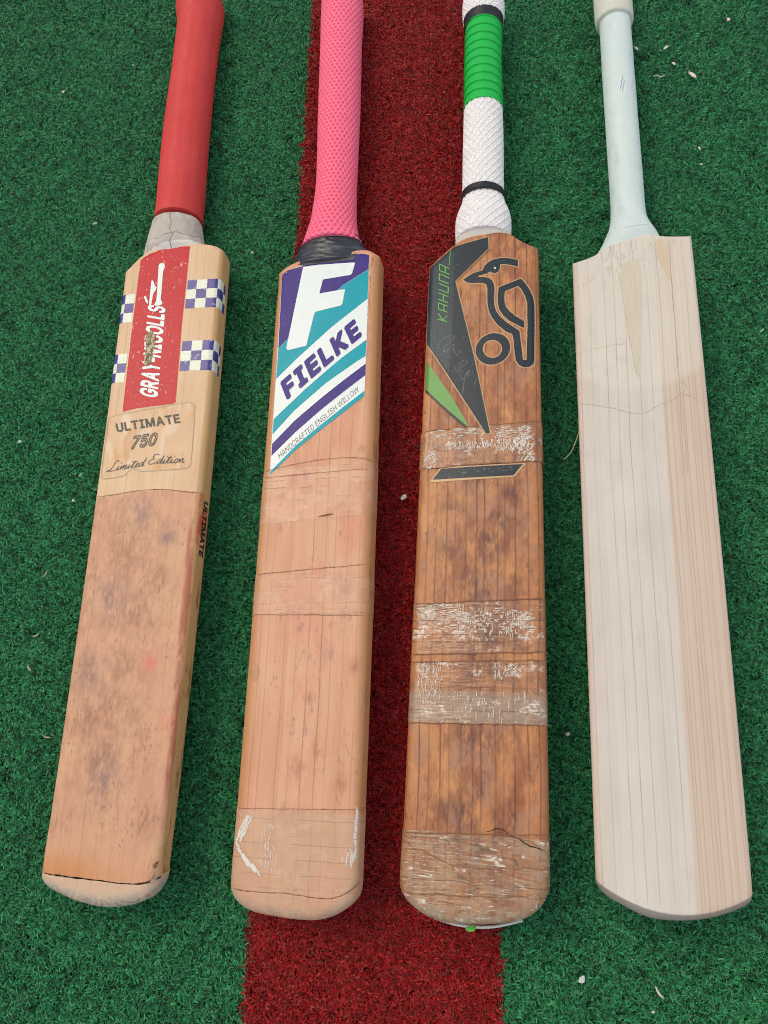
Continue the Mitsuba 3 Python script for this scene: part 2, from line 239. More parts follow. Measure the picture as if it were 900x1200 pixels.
    def w(self, q):
        d = shapely.distance(self.outline.exterior, shapely.points(q))
        d = np.where(shapely.contains_xy(self.outline, q[:, 0], q[:, 1]), d, 0)
        e = np.clip(self.r - d, 0, self.r)
        return self.w0(q) - (self.r - np.sqrt(np.maximum(self.r ** 2 - e ** 2, 0)))

    def patch(self, name, poly, mat, off=0.0002, cell=0.004, color=None, lift=0.0):
        """A thin skin in the shape of poly (blade coordinates, metres) lying on the face."""
        vs, fs, n = [], [], 0
        for g in getattr(poly, 'geoms', [poly]):
            g = g.buffer(0)
            for g1 in getattr(g, 'geoms', [g]):
                if g1.is_empty or g1.area < 1e-9 or g1.geom_type != 'Polygon':
                    continue
                v, f = trimesh.creation.triangulate_polygon(g1, engine='earcut')
                v, f = trimesh.remesh.subdivide_to_size(np.c_[v, np.zeros(len(v))], f, cell, max_iter=12)
                vs.append(v[:, :2]); fs.append(f + n); n += len(v)
        q, f = np.vstack(vs), np.vstack(fs)
        m = trimesh.Trimesh(np.c_[q, np.zeros(len(q))], f, process=False); m.merge_vertices()
        q, f = m.vertices[:, :2], m.faces
        up = np.cross(m.vertices[f[:, 1]] - m.vertices[f[:, 0]], m.vertices[f[:, 2]] - m.vertices[f[:, 0]])[:, 2] > 0
        f = np.where(up[:, None], f, f[:, ::-1])
        p = np.c_[q, self.w(q) + off]
        return add(f'{self.key}__{name}', (self.world(p), f), mat, True, uv=q.copy())

    def skin(self, name, planes, mat, off=0.0003, above=None):
        """A film wrapped round the blade: the blade's own surface between cutting planes ((u, v) point, (u, v) normal), lifted by off."""
        m = self.mesh.copy()
        for p, nn in planes:
            m = trimesh.intersections.slice_mesh_plane(m, [nn[0], nn[1], 0], [p[0], p[1], 0])
        if above is not None:
            m = trimesh.intersections.slice_mesh_plane(m, [0, 0, 1], [0, 0, above])
        m = trimesh.Trimesh(m.vertices, m.faces); m.merge_vertices()
        n = np.array(m.vertex_normals); v = np.array(m.vertices)
        s = np.sign(v[:, 0])
        uv = np.c_[v[:, 0] + s * np.maximum(0, -v[:, 2] - self.camber - .3 * self.r), v[:, 1]]
        return add(f'{self.key}__{name}', (self.world(v + n * off), m.faces), mat, True, uv=uv)

    def line(self, name, pts, width, mat, off=0.0004, jitter=0.0, seed=0, cell=0.003):
        """A narrow crack or edge line along pts, its width and course uneven."""
        r = np.random.default_rng(seed)
        p = resample(pts, max(6, int(np.linalg.norm(np.diff(pts, axis=0), axis=1).sum() / 0.0015)), len(pts) > 3)
        t = np.gradient(p, axis=0); t /= np.linalg.norm(t, axis=1, keepdims=True) + 1e-12
        nn = np.stack([-t[:, 1], t[:, 0]], -1)
        k = np.convolve(r.normal(size=len(p) + 4), np.ones(5) / 5, 'valid')
        p = p + nn * (jitter * k)[:, None]
        ww = width * (.55 + .9 * np.abs(np.convolve(r.normal(size=len(p) + 2), np.ones(3) / 3, 'valid')))
        ww = np.minimum(ww, width * 1.6); ww[0] = ww[-1] = width * .2
        q = np.stack([p + nn * ww[:, None] / 2, p - nn * ww[:, None] / 2], 1).reshape(-1, 2)
        f = grid_faces(len(p), 2)
        v = np.c_[q, self.w(q) + off]
        return add(f'{self.key}__{name}', (self.world(v), f), mat, False, uv=q)

    def tube(self, name, rows, mat, cols=64, wc=-0.016, flat_top=1.0, disp=None, step=0.0015, squash=0.94, cap=True, dr_=0.0, rw_max=None, color=None, v0=None, v1=None, sink=None):
        """A grip: ellipses through rows (v, u centre, half width), displaced by disp(arc, v)."""
        rows = np.array(sorted([[float(x) for x in r_[:3]] for r_ in rows]))
        a, b = (rows[0, 0] if v0 is None else v0), (rows[-1, 0] if v1 is None else v1)
        vv = np.arange(a, b + step, step)
        from scipy.interpolate import PchipInterpolator
        uc = PchipInterpolator(rows[:, 0], rows[:, 1], extrapolate=True)(vv)
        hw = PchipInterpolator(rows[:, 0], rows[:, 2], extrapolate=True)(vv) + dr_
        rw = hw * squash if rw_max is None else np.minimum(hw * squash, rw_max + dr_)
        if sink is not None:  # the foot dives below the face of the blade
            x = np.clip((vv - sink[0]) / (sink[1] - sink[0]), 0, 1); x = x * x * (3 - 2 * x)
            rw = rw * x + (-wc - .0015) * (1 - x)
        th = np.linspace(0, 2 * math.pi, cols, endpoint=False)
        TH, VV = np.meshgrid(th, vv)
        R0 = np.median(hw)
        d = disp(TH * R0, VV, TH) if disp is not None else np.zeros_like(TH)
        su, sw = np.sin(TH), np.cos(TH)
        x = uc[:, None] + (hw[:, None] + d) * su
        w = wc + (rw[:, None] + d) * sw
        v = np.stack([x, VV, w], -1).reshape(-1, 3)
        f = grid_faces(len(vv), cols, wrap=True)
        uv = np.c_[((TH + math.pi) % (2 * math.pi) - math.pi).ravel() * R0, VV.ravel()]
        if cap:
            n = len(v)
            v = np.vstack([v, [[uc[0], vv[0], wc], [uc[-1], vv[-1], wc]]])
            uv = np.vstack([uv, [[0, vv[0]], [0, vv[-1]]]])
            j = np.arange(cols); l = (len(vv) - 1) * cols
            f = np.vstack([f, np.c_[np.full(cols, n), (j + 1) % cols, j], np.c_[np.full(cols, n + 1), l + j, l + (j + 1) % cols]])
        return add(f'{self.key}__{name}', (self.world(v), f[:, ::-1]), mat, True, uv=uv)


# ------------------------------------------------------------------ materials
def wood_fn(light, dark, line, spacing, line_w, line_k, seed, extra=None, streak=0.17):
    light, dark, line = lin(*light), lin(*dark), lin(*line)

    def fn(p, n, uv):
        u, v = uv.x * 1000, uv.y * 1000
        uw = u + (noise(v / 70, seed) - .5) * 2.4 + (noise(v / 19, seed + 3, u / 30) - .5) * .5
        g = uw / spacing + seed * .37
        c = dr.floor(g)
        d = dr.abs(g - c - .5 - (cell_rand(c, seed) - .5) * .45) * spacing
        strength = .35 + .65 * noise(v / 34, c, seed)
        ln = (1 - smoothstep(line_w * .35, line_w, d)) * strength * line_k * (.45 + .55 * cell_rand(c, seed + 5))
        # the fibre between two growth rings darkens slowly towards the ring
        side = (g - c)
        tone = .25 * (cell_rand(c, seed + 9) - .5) + .25 * (side - .5) * cell_rand(c, seed + 2)
        fibre = noise(u * 1.5, v / 26, seed + 1.5) * .6 + noise(u * 3.4, v / 9, seed + 4.5) * .4 - .5
        blotch = fbm(u / 26, v / 55, seed + 7.5) - .5
        t = dr.clip(.42 + tone + fibre * streak * 4 + blotch * .9, 0, 1)
        col = mix(light, dark, t)
        col = extra(col, u, v) if extra else col
        return mix(col, line, dr.clip(ln, 0, 1) * smoothstep(-14, -8, v))
    return fn


def stains(col, u, v, seed, color, scale, lo, hi, k, stretch=1.6):
    s = smoothstep(lo, hi, fbm(u / scale, v / (scale * stretch), seed, octaves=4) + .24 * (fbm(u / 1.7, v / 4.6, seed + 3.3, octaves=3) - .5))
    return mix(col, lin(*color), s * k)


def nicks(col, u, v, seed, color, size, dens, k):
    """granular scuffs and ball marks that gather in patches"""
    wu = u + 2.2 * (noise(u / 5, v / 8, seed) - .5)
    m = smoothstep(.60, .76, fbm(wu / (size * .62), v / (size * 2.0), seed, octaves=3))
    g = smoothstep(.62 - dens * .5, .78 - dens * .5, fbm(u / 15, v / 30, seed + 11.5, octaves=3))
    return mix(col, lin(*color), m * g * k)


def blobs(c, u, v, key, sizes, color, k, seed):
    """bruises and ball marks at the places where they are"""
    m = mi.Float(0)
    for (a, b), r in zip(D[key], sizes):
        x, y = (u - a / 10) / r, (v - b / 10) / (r * 1.35)
        m = dr.maximum(m, dr.exp(-1.3 * (x * x + y * y)))
    g = fbm(u / 4.5, v / 10, seed, octaves=4) + .32 * (fbm(u / 1.4, v / 4.6, seed + 2.5) - .5)
    return mix(c, lin(*color), dr.clip(m * 1.15 * smoothstep(.22, .76, g), 0, 1) * k)


def mottle(c, u, v, seed, color, k):
    g = fbm(u / 7, v / 13, seed, octaves=4) + .35 * (fbm(u / 1.5, v / 5, seed + 4.5) - .5)
    return mix(c, lin(*color), smoothstep(.36, .74, g) * k)


_q = mm('b1_crack'); CR = [float(x) for x in np.polyfit(_q[:5, 0] * 1e3, _q[:5, 1] * 1e3, 2)]
LINE1 = 0.3035  # where the facing sheet of the first bat begins


def extra1(col, u, v):
    worn = 1 - smoothstep(313.2, 314.4, v + .0017 * (u - 8) * (u - 8))   # the darker faced part below the sheet's edge
    lowv = smoothstep(0, 60, v)
    c = mix(col, lin(212, 156, 126), worn * .78)
    c = stains(c, u, v, 18.5, (224, 186, 140), 26, .46, .72, worn * (.75 - .45 * lowv), 3)
    mid = worn * (1 - .75 * smoothstep(8, 34, u)) * smoothstep(20, 90, v)
    c = mottle(c, u, v, 3.5, (160, 104, 84), .12 * worn + .22 * mid)
    c = mottle(c, u, v, 33.5, (138, 96, 90), .16 * mid)
    c = blobs(c, u, v, 'm1_brown', (13, 16, 14, 16, 12, 15, 13, 12, 10), (150, 98, 80), .6, 5.5)
    c = blobs(c, u, v, 'm1_purple', (14, 13, 16, 12, 9), (130, 104, 116), .65, 7.5)
    c = blobs(c, u, v, 'm1_red', (7, 6, 1), (226, 104, 100), .7, 9.5)
    c = nicks(c, u, v, 2.5, (112, 72, 60), 1.7, .18, .5 * worn)
    c = nicks(c, u, v, 6.5, (140, 88, 72), 3.0, .44, .5 * worn)
    edge = smoothstep(45, 48, u)
    c = mix(c, lin(206, 164, 106), edge * .7)
    c = stains(c, u, v, 21.5, (136, 78, 44), 9, .56, .72, edge * .7 * worn, 4)
    strip = smoothstep(40.5, 42.5, u) * (1 - smoothstep(46.5, 49, u)) * worn * smoothstep(40, 80, v)
    c = stains(c, u, v, 22.5, (170, 88, 70), 12, .36, .58, strip * .75, 5)
    red = smoothstep(47, 50, u) * smoothstep(252, 270, v) * (1 - smoothstep(306, 314, v))
    c = stains(c, u, v, 26.5, (196, 62, 58), 12, .36, .56, red * .75, 1.5)
    cr = v - (CR[0] * u * u + CR[1] * u + CR[2]) - smoothstep(35, 44, u) * 5
    toe = 1 - smoothstep(-.3, .3, cr)
    c = mix(c, lin(210, 184, 160), toe * .75)
    c = stains(c, u, v, 15.5, (170, 166, 158), 4, .32, .58, (1 - smoothstep(-19, -12, v - .0035 * u * u)) * .85, 1)
    c = stains(c, u, v, 16.5, (120, 108, 96), 2.5, .46, .64, (1 - smoothstep(-23, -17, v - .0035 * u * u)) * .7, 1)
    burn = (1 - toe) * (1 - smoothstep(2, 26, cr)) * (.3 + .7 * (1 - smoothstep(-30, 10, u)))
    return mix(c, lin(204, 128, 64), burn * .6)


def extra2(col, u, v):
    c = stains(col, u, v, 5.5, (214, 138, 116), 26, .46, .68, .5, 2.2)
    c = nicks(c, u, v, 3.5, (160, 104, 86), 2.4, .12, .6)
    c = stains(c, u, v, 31.5, (164, 118, 112), 11, .62, .76, .45)
    c = blobs(c, u, v, 'm2_brown', (5, 7, 6, 6, 9, 7), (176, 104, 80), .6, 5.5)
    c = blobs(c, u, v, 'm2_purple', (6, 8, 9), (170, 124, 128), .7, 7.5)
    c = mix(c, lin(190, 134, 84), smoothstep(41, 49, dr.abs(u + 2)) * .7)
    c = stains(c, u, v, 17.5, (140, 86, 54), 12, .54, .72, smoothstep(45, 51, u) * .6, 4)
    low = 1 - smoothstep(-19, -9, v - .004 * u * u)
    return stains(c, u, v, 25.5, (150, 146, 138), 5, .34, .58, low * .8, 1)


def extra3(col, u, v):
    mid = 1 - .5 * smoothstep(30, 52, dr.abs(u))
    c = stains(col, u, v, 4.5, (146, 82, 58), 20, .38, .68, .8 * mid, 2.2)
    c = stains(c, u, v, 9.5, (98, 60, 58), 14, .54, .80, .6 * mid, 1.8)
    c = mottle(c, u, v, 43.5, (122, 70, 54), .38 * mid)
    c = blobs(c, u, v, 'm3_dark', (10, 13, 11, 13, 12, 16, 16, 12, 12, 16, 14, 13, 18, 11, 9, 14), (92, 56, 58), .85, 5.5)
    c = stains(c, u, v, 39.5, (172, 128, 108), 16, .52, .70, .5, 1.4)
    c = nicks(c, u, v, 5.5, (100, 58, 46), 1.9, .36, .6)
    c = nicks(c, u, v, 7.5, (112, 68, 52), 3.6, .34, .55)
    c = mix(c, lin(150, 98, 60), smoothstep(47, 54, u) * .55)
    low = 1 - smoothstep(-26, -14, v - .003 * u * u)
    return stains(c, u, v, 29.5, (178, 168, 142), 6, .30, .52, low * .85, 1)


def extra4(col, u, v):
    heart = smoothstep(14.8, 17.8, u + .004 * (250 - v) + (noise(v / 60, 2.5) - .5) * 1.5)
    heart = heart * (.45 + .55 * (1 - smoothstep(385, 470, v - .55 * (u - 35))))
    c = mix(col, lin(206, 176, 156), heart * (.40 + .34 * noise(u / 2.4, v / 160, 3.5)))
    g5 = dr.abs(u / 5.3 - dr.floor(u / 5.3) - .5) * 5.3
    c = mix(c, lin(170, 138, 120), heart * (1 - smoothstep(.2, .6, g5 + .3 * (noise(v / 40, 5.5) - .5))) * .35)
    upper = smoothstep(402, 412, v - .006 * u * u)
    c = mix(c, lin(226, 220, 208), upper * .35)
    edge = 1 - smoothstep(-53, -49.5, u)
    c = mix(c, lin(214, 186, 172), edge * .55)
    c = stains(c, u, v, 6.5, (206, 196, 186), 14, .56, .78, .4, 1.6)
    rough = smoothstep(500, 530, v) * smoothstep(.5, .6, noise(u * 1.1, v / 5, 3.5)) * smoothstep(.45, .6, fbm(u / 9, v / 12, 8.5))
    c = mix(c, lin(190, 180, 164), rough * .45)
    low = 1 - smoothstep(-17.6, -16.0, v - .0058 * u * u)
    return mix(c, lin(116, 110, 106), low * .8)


def bump_wood(p, n, uv):
    u, v = uv.x * 1000, uv.y * 1000
    return .06 * noise(u * 2.2, v / 11, 1.5) + .35 * fbm(u / 6, v / 8, 2.5)


proc_mat('wood_tan', wood_fn((232, 200, 164), (208, 168, 132), (160, 112, 86), 11.0, .7, .42, 1, extra1), .48, .35, bump_wood, 3e-4)
proc_mat('wood_pink', wood_fn((226, 178, 146), (206, 148, 116), (158, 106, 80), 10.6, .65, .75, 2, extra2), .5, .35, bump_wood, 3e-4)
proc_mat('wood_orange', wood_fn((212, 150, 100), (176, 114, 72), (88, 46, 36), 8.8, .9, .95, 3, extra3), .45, .4, bump_wood, 3e-4)
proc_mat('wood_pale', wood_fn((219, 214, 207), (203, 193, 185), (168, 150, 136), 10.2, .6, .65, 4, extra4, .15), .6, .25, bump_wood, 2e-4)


def bump_rib(p, n, uv):
    u, v = uv.x * 1000, uv.y * 1000
    zig = dr.abs((u / 6.0 - dr.floor(u / 6.0)) - .5) * 1.6
    return .5 + .5 * dr.sin((v + zig) * 2 * math.pi / 1.25) * .5


def red_rubber(p, n, uv):
    u, v = uv.x * 1000, uv.y * 1000
    return mix(lin(226, 82, 80), lin(206, 64, 64), fbm(u / 18, v / 40, 1.5))


proc_mat('red_rubber', red_rubber, .55, .35)
flat('pink_rubber', (254, 116, 150), .5, .4)
flat('green_rubber', (22, 188, 78), .5, .4)
flat('black_rubber', (34, 38, 46), .5, .4)


def white_mesh(p, n, uv):
    u, v = uv.x * 1000, uv.y * 1000
    return mix(lin(246, 245, 247), lin(232, 230, 234), fbm(u / 6, v / 9, 3.5))


proc_mat('white_rubber', white_mesh, .55, .35)


def mint(p, n, uv):
    u, v = uv.x * 1000, uv.y * 1000
    c = mix(lin(216, 230, 230), lin(206, 222, 224), fbm(u / 12, v / 40, 5.5))
    ink = (1 - smoothstep(.25, .55, dr.abs(u - 2.6 - .22 * (v - 752)))) * smoothstep(742, 744, v) * (1 - smoothstep(758, 761, v))
    ink2 = (1 - smoothstep(.2, .5, dr.abs(u - 4.2 - .22 * (v - 748)))) * smoothstep(738, 740, v) * (1 - smoothstep(752, 754, v))
    c = stains(c, u, v, 8.5, (186, 196, 194), 8, .56, .78, .4, 3)
    fold = dr.minimum(dr.abs(v - 575.5 - .0035 * u * u - .09 * u), dr.abs(v - 581 - .002 * u * u + .05 * u) + .25)
    c = mix(c, lin(128, 140, 140), (1 - smoothstep(.12, .45, fold)) * smoothstep(.3, .5, noise(u / 9, 4.5)) * .6)
    a, b, r = voronoi(u / 9, v / 14)
    c = mix(c, lin(110, 126, 140), (1 - smoothstep(.03, .07, a)) * smoothstep(.86, .88, r) * .5)
    return mix(c, lin(96, 120, 156), dr.maximum(ink, ink2) * .75)


proc_mat('mint_wrap', mint, .5, .4)


def cuff_fn(p, n, uv):
    u, v = uv.x * 1000, uv.y * 1000
    c = mix(lin(214, 207, 200), lin(170, 160, 152), fbm(u / 9, v / 9, 2.5, octaves=4))
    c = mix(c, lin(232, 229, 224), 1 - smoothstep(571.5, 572.5, v + 3 * (noise(u / 3, v / 6, 7.5) - .5) - .16 * u))
    crack = 1 - smoothstep(.25, .7, dr.abs(u - 3 - 9 * (noise(v / 7, 1.5) - .5)))
    crack2 = 1 - smoothstep(.2, .6, dr.abs(v - 582 - 8 * (noise(u / 9, 6.5) - .5) - .12 * u))
    return mix(c, lin(92, 84, 80), dr.clip(crack + crack2 * noise(u / 6, 8.5) * 1.5, 0, 1) * .75)


proc_mat('old_binding', cuff_fn, .7, .2, lambda p, n, uv: fbm(uv.x * 260, uv.y * 260, .5), 8e-4)
flat('white_end', (228, 222, 214), .6)
flat('cream_end', (214, 214, 204), .5)


# print on stickers: the ink is scuffed away in places
def print_fn(rgb, worn=(225, 222, 220), amount=.5, seed=1.5, tone=.12, thr=.70):
    def fn(p, n, uv):
        u, v = uv.x * 1000, uv.y * 1000
        c = mix(lin(*rgb), [x * .8 for x in lin(*rgb)], fbm(u / 12, v / 16, seed) * tone * 6)
        s = smoothstep(thr, thr + .1, fbm(u / 2.6 + 5 * noise(v / 30, seed), v / 4.5, seed + 2, octaves=4))
        a, b, r = voronoi(u / 3.1, v / 4.4 + seed)
        f = (1 - smoothstep(.05, .16, a)) * smoothstep(.86, .9, r)
        return mix(c, lin(*worn), dr.clip(s + f, 0, 1) * amount)
    return fn


proc_mat('print_red', print_fn((204, 38, 50), (232, 182, 184), .7, 1.5, .12, .655), .36, .28)
proc_mat('print_navy', print_fn((66, 50, 138), (150, 146, 196), .4, 3.5), .36, .22)
proc_mat('print_teal', print_fn((0, 168, 188), (120, 206, 216), .35, 5.5), .36, .22)
proc_mat('print_slate', print_fn((34, 48, 60), (110, 124, 134), .35, 7.5), .34, .3)
proc_mat('print_green', print_fn((96, 160, 72), (140, 170, 100), .5, 9.5), .35, .5)
flat('print_white', (226, 236, 238), .35, .5)
flat('print_black', (30, 30, 34), .4, .5)
flat('print_lime', (106, 190, 74), .4, .4)
flat('print_lightgrey', (140, 150, 156), .5, .3)
flat('sticker_clear', (196, 160, 120), .3, .5)
flat('dark_crack', (52, 38, 32), .8, .1)
flat('brown_line', (140, 98, 76), .8, .1)
flat('soft_line', (188, 170, 152), .8, .1)
flat('white_thread', (226, 222, 214), .6, .2)


def carbon(p, n, uv):
    u, v = uv.x * 1000, uv.y * 1000
    a = dr.abs(u / 1.3 - dr.floor(u / 1.3) - .5); b = dr.abs(v / 1.3 - dr.floor(v / 1.3) - .5)
    dot = (1 - smoothstep(.22, .4, dr.sqrt(a * a + b * b))) * smoothstep(500, 470, v)
    s = smoothstep(.70, .80, fbm(u / 2.6, v / 4.5, 8.5, octaves=4))
    return mix(mix(lin(50, 62, 74), lin(84, 96, 106), dot * .8), lin(150, 156, 160), s * .4)


proc_mat('print_carbon', carbon, .34, .3)


def checks(v0, h0, u0):
    def fn(p, n, uv):
        u, v = uv.x * 1000, uv.y * 1000
        i, j = dr.floor((u - u0) / h0), dr.floor((v - v0) / h0)
        odd = (i + j) - 2 * dr.floor((i + j) / 2)
        worn = smoothstep(.62, .74, fbm(u / 2.2, v / 3, 3.5, octaves=4))
        dirty = mix(lin(236, 240, 232), lin(212, 222, 196), fbm(u / 4, v / 4, 1.5))
        return mix(mix(lin(68, 62, 142), dirty, odd), lin(206, 200, 206), worn * .6)
    return fn


def label_fn(p, n, uv):
    u, v = uv.x * 1000, uv.y * 1000
    c = mix(lin(222, 188, 150), lin(204, 164, 128), fbm(u / 13, v / 22, 2.5))
    c = mix(c, lin(228, 212, 194), smoothstep(.5, .7, fbm(u / 9, v / 24, 7.5)) * .5)
    return stains(c, u, v, 5.5, (200, 140, 82), 12, .54, .72, .65, 2)


proc_mat('label_film', label_fn, .32, .35, lambda p, n, uv: fbm(uv.x * 300, uv.y * 300, .5), 2e-4)


# clear tape: see-through film; its glass threads and the dirt along its edges are what one sees
def thread_fn(seed, dens_lo, dens_hi, su=1.5, sv=2.1):
    def fn(u, v, extra=0.0):
        wob = (noise(u / 7, v / 5, seed) - .5) * 2.2 + (noise(u / 2, v / 3, seed) - .5) * .6
        a = dr.abs((v + wob) / sv - dr.floor((v + wob) / sv) - .5)
        b = dr.abs((u + wob * .25) / su - dr.floor((u + wob * .25) / su) - .5)
        lattice = dr.maximum(smoothstep(.20, .46, a), smoothstep(.22, .46, b) * .85)
        patch = smoothstep(dens_lo, dens_hi, fbm(u / 10, v / 6, seed + 3, octaves=4) + extra)
        return (.40 + .60 * lattice) * patch * smoothstep(.30, .68, noise(u * .7, v * .8, seed + 6))
    return fn


def ridges(u, v, seed, su, sv):
    w = noise(u / su + 1.3 * noise(v / 9, u / 14, seed), v / sv + u / 26, seed + 1.5)
    return smoothstep(.80, .98, 1 - dr.abs(2 * w - 1))


th3 = thread_fn(3.5, .54, .68)
th2 = thread_fn(6.5, .60, .80)


def creases(u, v, seed, step):
    w = v + 2.6 * (noise(u / 16, v / 40, seed) - .5) + (noise(u / 3, v / 8, seed) - .5) * .7
    g = w / step + seed * .31
    c = dr.floor(g)
    d = dr.abs(g - c - .5 - .5 * (cell_rand(c, seed) - .5)) * step
    return (1 - smoothstep(.15, .45, d)) * smoothstep(.35, .6, noise(u / 12, c, seed)) * cell_rand(c, seed + 3)


def tape3_parts(u, v):
    """(grey haze, whiteness wanted, toe) of the fibre tape, where it is rubbed through"""
    low = smoothstep(L3V[2], L3V[2] + 1, v) * (1 - smoothstep(L3V[2] + 21, L3V[2] + 27, v + 3 * (noise(u / 8, v / 8, 4.5) - .5)))
    toe = 1 - smoothstep(L3V[3] - 1, L3V[3], v)
    m = mi.Float(0)
    for (a, b), r in zip(D['m3_white'], (12, 12, 14, 10, 10, 8, 8, 10, 7, 9, 12, 9)):
        x, y = (u - a / 10) / r, (v - b / 10) / (r * .8)
        m = dr.maximum(m, dr.exp(-1.2 * (x * x + y * y)))
    return low, m, toe


def tape3_color(p, n, uv):
    u, v = uv.x * 1000, uv.y * 1000
    low, m, toe = tape3_parts(u, v)
    c = mix(wood3(p, n, uv), lin(132, 96, 78), .22 + .25 * smoothstep(.45, .7, fbm(u / 14, v / 9, 13.5)))
    c = mix(c, lin(166, 152, 138), low * (.42 + .3 * noise(u / .9, v / 7, 6.5)))
    c = mix(c, lin(176, 156, 132), toe * (.14 + .36 * smoothstep(.42, .62, fbm(u / 9, v / 4, 5.5))))
    c = mix(c, lin(74, 52, 44), ridges(u, v, 21.5, 16, 3.0) * (.2 + .3 * toe) * smoothstep(.4, .6, noise(u / 9, v / 6, 14.5)))
    c = mix(c, lin(232, 226, 216), ridges(u, v, 25.5, 12, 1.5) * toe * smoothstep(.5, .66, fbm(u / 6, v / 4, 8.5, octaves=4)) * .8)
    c = mix(c, lin(238, 234, 226), dr.clip(th3(u, v, .26 * m - .06 - .1 * toe) * .85, 0, .72))
    return mix(c, lin(82, 52, 42), creases(u, v, 4.5, 6.0) * .55)


L3V = [float(np.mean([D['b3_lines'][2 * j][1], D['b3_lines'][2 * j + 1][1]])) / 10 for j in (1, 2, 4, 5)]
wood3 = wood_fn((212, 150, 100), (176, 114, 72), (88, 46, 36), 8.8, .9, .95, 3, extra3)
wood2 = wood_fn((226, 178, 146), (206, 148, 116), (158, 106, 80), 10.6, .65, .75, 2, extra2)


def tape2_color(p, n, uv):
    u, v = uv.x * 1000, uv.y * 1000
    c = mix(wood2(p, n, uv), lin(196, 146, 118), .30)
    c = stains(c, u, v, 41.5, (192, 136, 116), 14, .48, .72, .45, .6)
    grid = dr.maximum(smoothstep(.30, .48, dr.abs(u / 1.9 - dr.floor(u / 1.9) - .5)), smoothstep(.30, .48, dr.abs(v / 2.0 - dr.floor(v / 2.0) - .5)))
    c = mix(c, lin(226, 200, 176), grid * smoothstep(.42, .62, fbm(u / 12, v / 9, 17.5)) * .38)
    c = mix(c, lin(206, 178, 152), (1 - smoothstep(54, 56, v)) * .34)
    c = mix(c, lin(226, 212, 200), dr.clip(th2(u, v) * .6, 0, .6))
    return mix(c, lin(140, 94, 72), creases(u, v, 7.5, 10.0) * .6)


def tape_bump(p, n, uv):
    u, v = uv.x * 1000, uv.y * 1000
    return fbm(u / 15, v / 1.7, 3.5) * .5 + fbm(u / 5, v / 3.5, 9.5) * .35 + creases(u, v, 4.5, 6.0) * .3


proc_mat('fibre_tape', tape3_color, .27, .5, tape_bump, 9e-4)
proc_mat('clear_tape', tape2_color, .32, .35, tape_bump, 5e-4)


def blacktape_fn(p, n, uv):
    u, v = uv.x * 1000, uv.y * 1000
    return mix(lin(40, 46, 58), lin(78, 84, 98), smoothstep(.45, .8, fbm(u / 22, v / 3.2, 2.5)))


proc_mat('black_tape', blacktape_fn, .34, .5)

# ------------------------------------------------------------------ ground and turf
gx, gy = np.meshgrid(np.linspace(-40, 40, 41), np.linspace(-40, 40, 41))


def ground_fn(p, n, uv):
    a, b, r = voronoi(p.x * 420, p.y * 420)
    g = mix(lin(16, 46, 32), lin(44, 104, 74), dr.clip(r * .7 + .3 * noise(p.x * 900, p.y * 900), 0, 1))
    e = mix(lin(52, 6, 8), lin(122, 16, 18), dr.clip(r * .7 + .3 * noise(p.x * 900, p.y * 900), 0, 1))
    w = (noise(p.y * 300, 1.5) - .5) * .003
    inside = smoothstep(STRIP[0] - .001, STRIP[0] + .001, p.x + w) * (1 - smoothstep(STRIP[1] - .001, STRIP[1] + .001, p.x + w))
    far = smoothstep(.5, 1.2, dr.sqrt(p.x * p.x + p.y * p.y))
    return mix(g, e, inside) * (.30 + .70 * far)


STRIP = (-.1387, .0655)
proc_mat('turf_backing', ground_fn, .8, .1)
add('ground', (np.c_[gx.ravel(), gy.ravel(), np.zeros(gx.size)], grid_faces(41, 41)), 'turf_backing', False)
tag('ground', 'flat backing of the artificial turf under the pile', kind='structure')

scene['turf_fibre'] = {'type': 'twosided', 'bsdf': {'type': 'principled', 'base_color': {'type': 'mesh_attribute', 'name': 'vertex_color'}, 'roughness': .4, 'specular': .32}}


def fibres(size, n, c_lo, c_hi, seed):
    """a square of curled pile"""
    r = np.random.default_rng(seed)
    K = 4
    tuft = np.repeat(np.arange(-(-n // 3)), 3)[:n]
    cx = r.uniform(0, size, (tuft[-1] + 1, 2))
    xy = cx[tuft] + r.normal(0, .0009, (n, 2))
    az = r.uniform(0, 2 * np.pi, tuft[-1] + 1)[tuft] + r.normal(0, .75, n)
    length = r.uniform(.0050, .0078, tuft[-1] + 1)[tuft] + r.uniform(-.001, .0018, n)
    el = np.radians(r.uniform(55, 100, n)); bend = np.radians(r.uniform(25, 75, n))
    curl = r.uniform(-1.1, 1.1, tuft[-1] + 1)[tuft] + r.normal(0, .35, n)
    twist = r.uniform(-.5, .5, n)
    wid = r.uniform(.0007, .0012, n)
    p = np.c_[xy, np.full(n, .0004)]
    V = np.empty((n, K, 2, 3))
    for k in range(K):
        side = np.c_[-np.sin(az), np.cos(az), twist] * (wid * (.9, 1, 1, .6)[k] / 2)[:, None]
        V[:, k, 0], V[:, k, 1] = p - side, p + side
        d = np.c_[np.cos(el) * np.cos(az), np.cos(el) * np.sin(az), np.sin(el)]
        p = p + d * (length / (K - 1))[:, None]
        el = el - bend; az = az + curl
        p[:, 2] = np.clip(p[:, 2], .0006, None)
    i = np.arange(n)[:, None] * 2 * K
    q = np.concatenate([i + np.array([2 * k, 2 * k + 1, 2 * k + 3, 2 * k + 2]) for k in range(K - 1)], 1).reshape(-1, 4)
    f = np.vstack([q[:, [0, 1, 2]], q[:, [0, 2, 3]]])
    t = np.clip(r.normal(.45, .30, tuft[-1] + 1)[tuft] + r.normal(0, .24, n), 0, 1)[:, None]
    c = np.array(c_lo) * (1 - t) + np.array(c_hi) * t
    return V.reshape(-1, 3), f, np.repeat(c, 2 * K, axis=0)


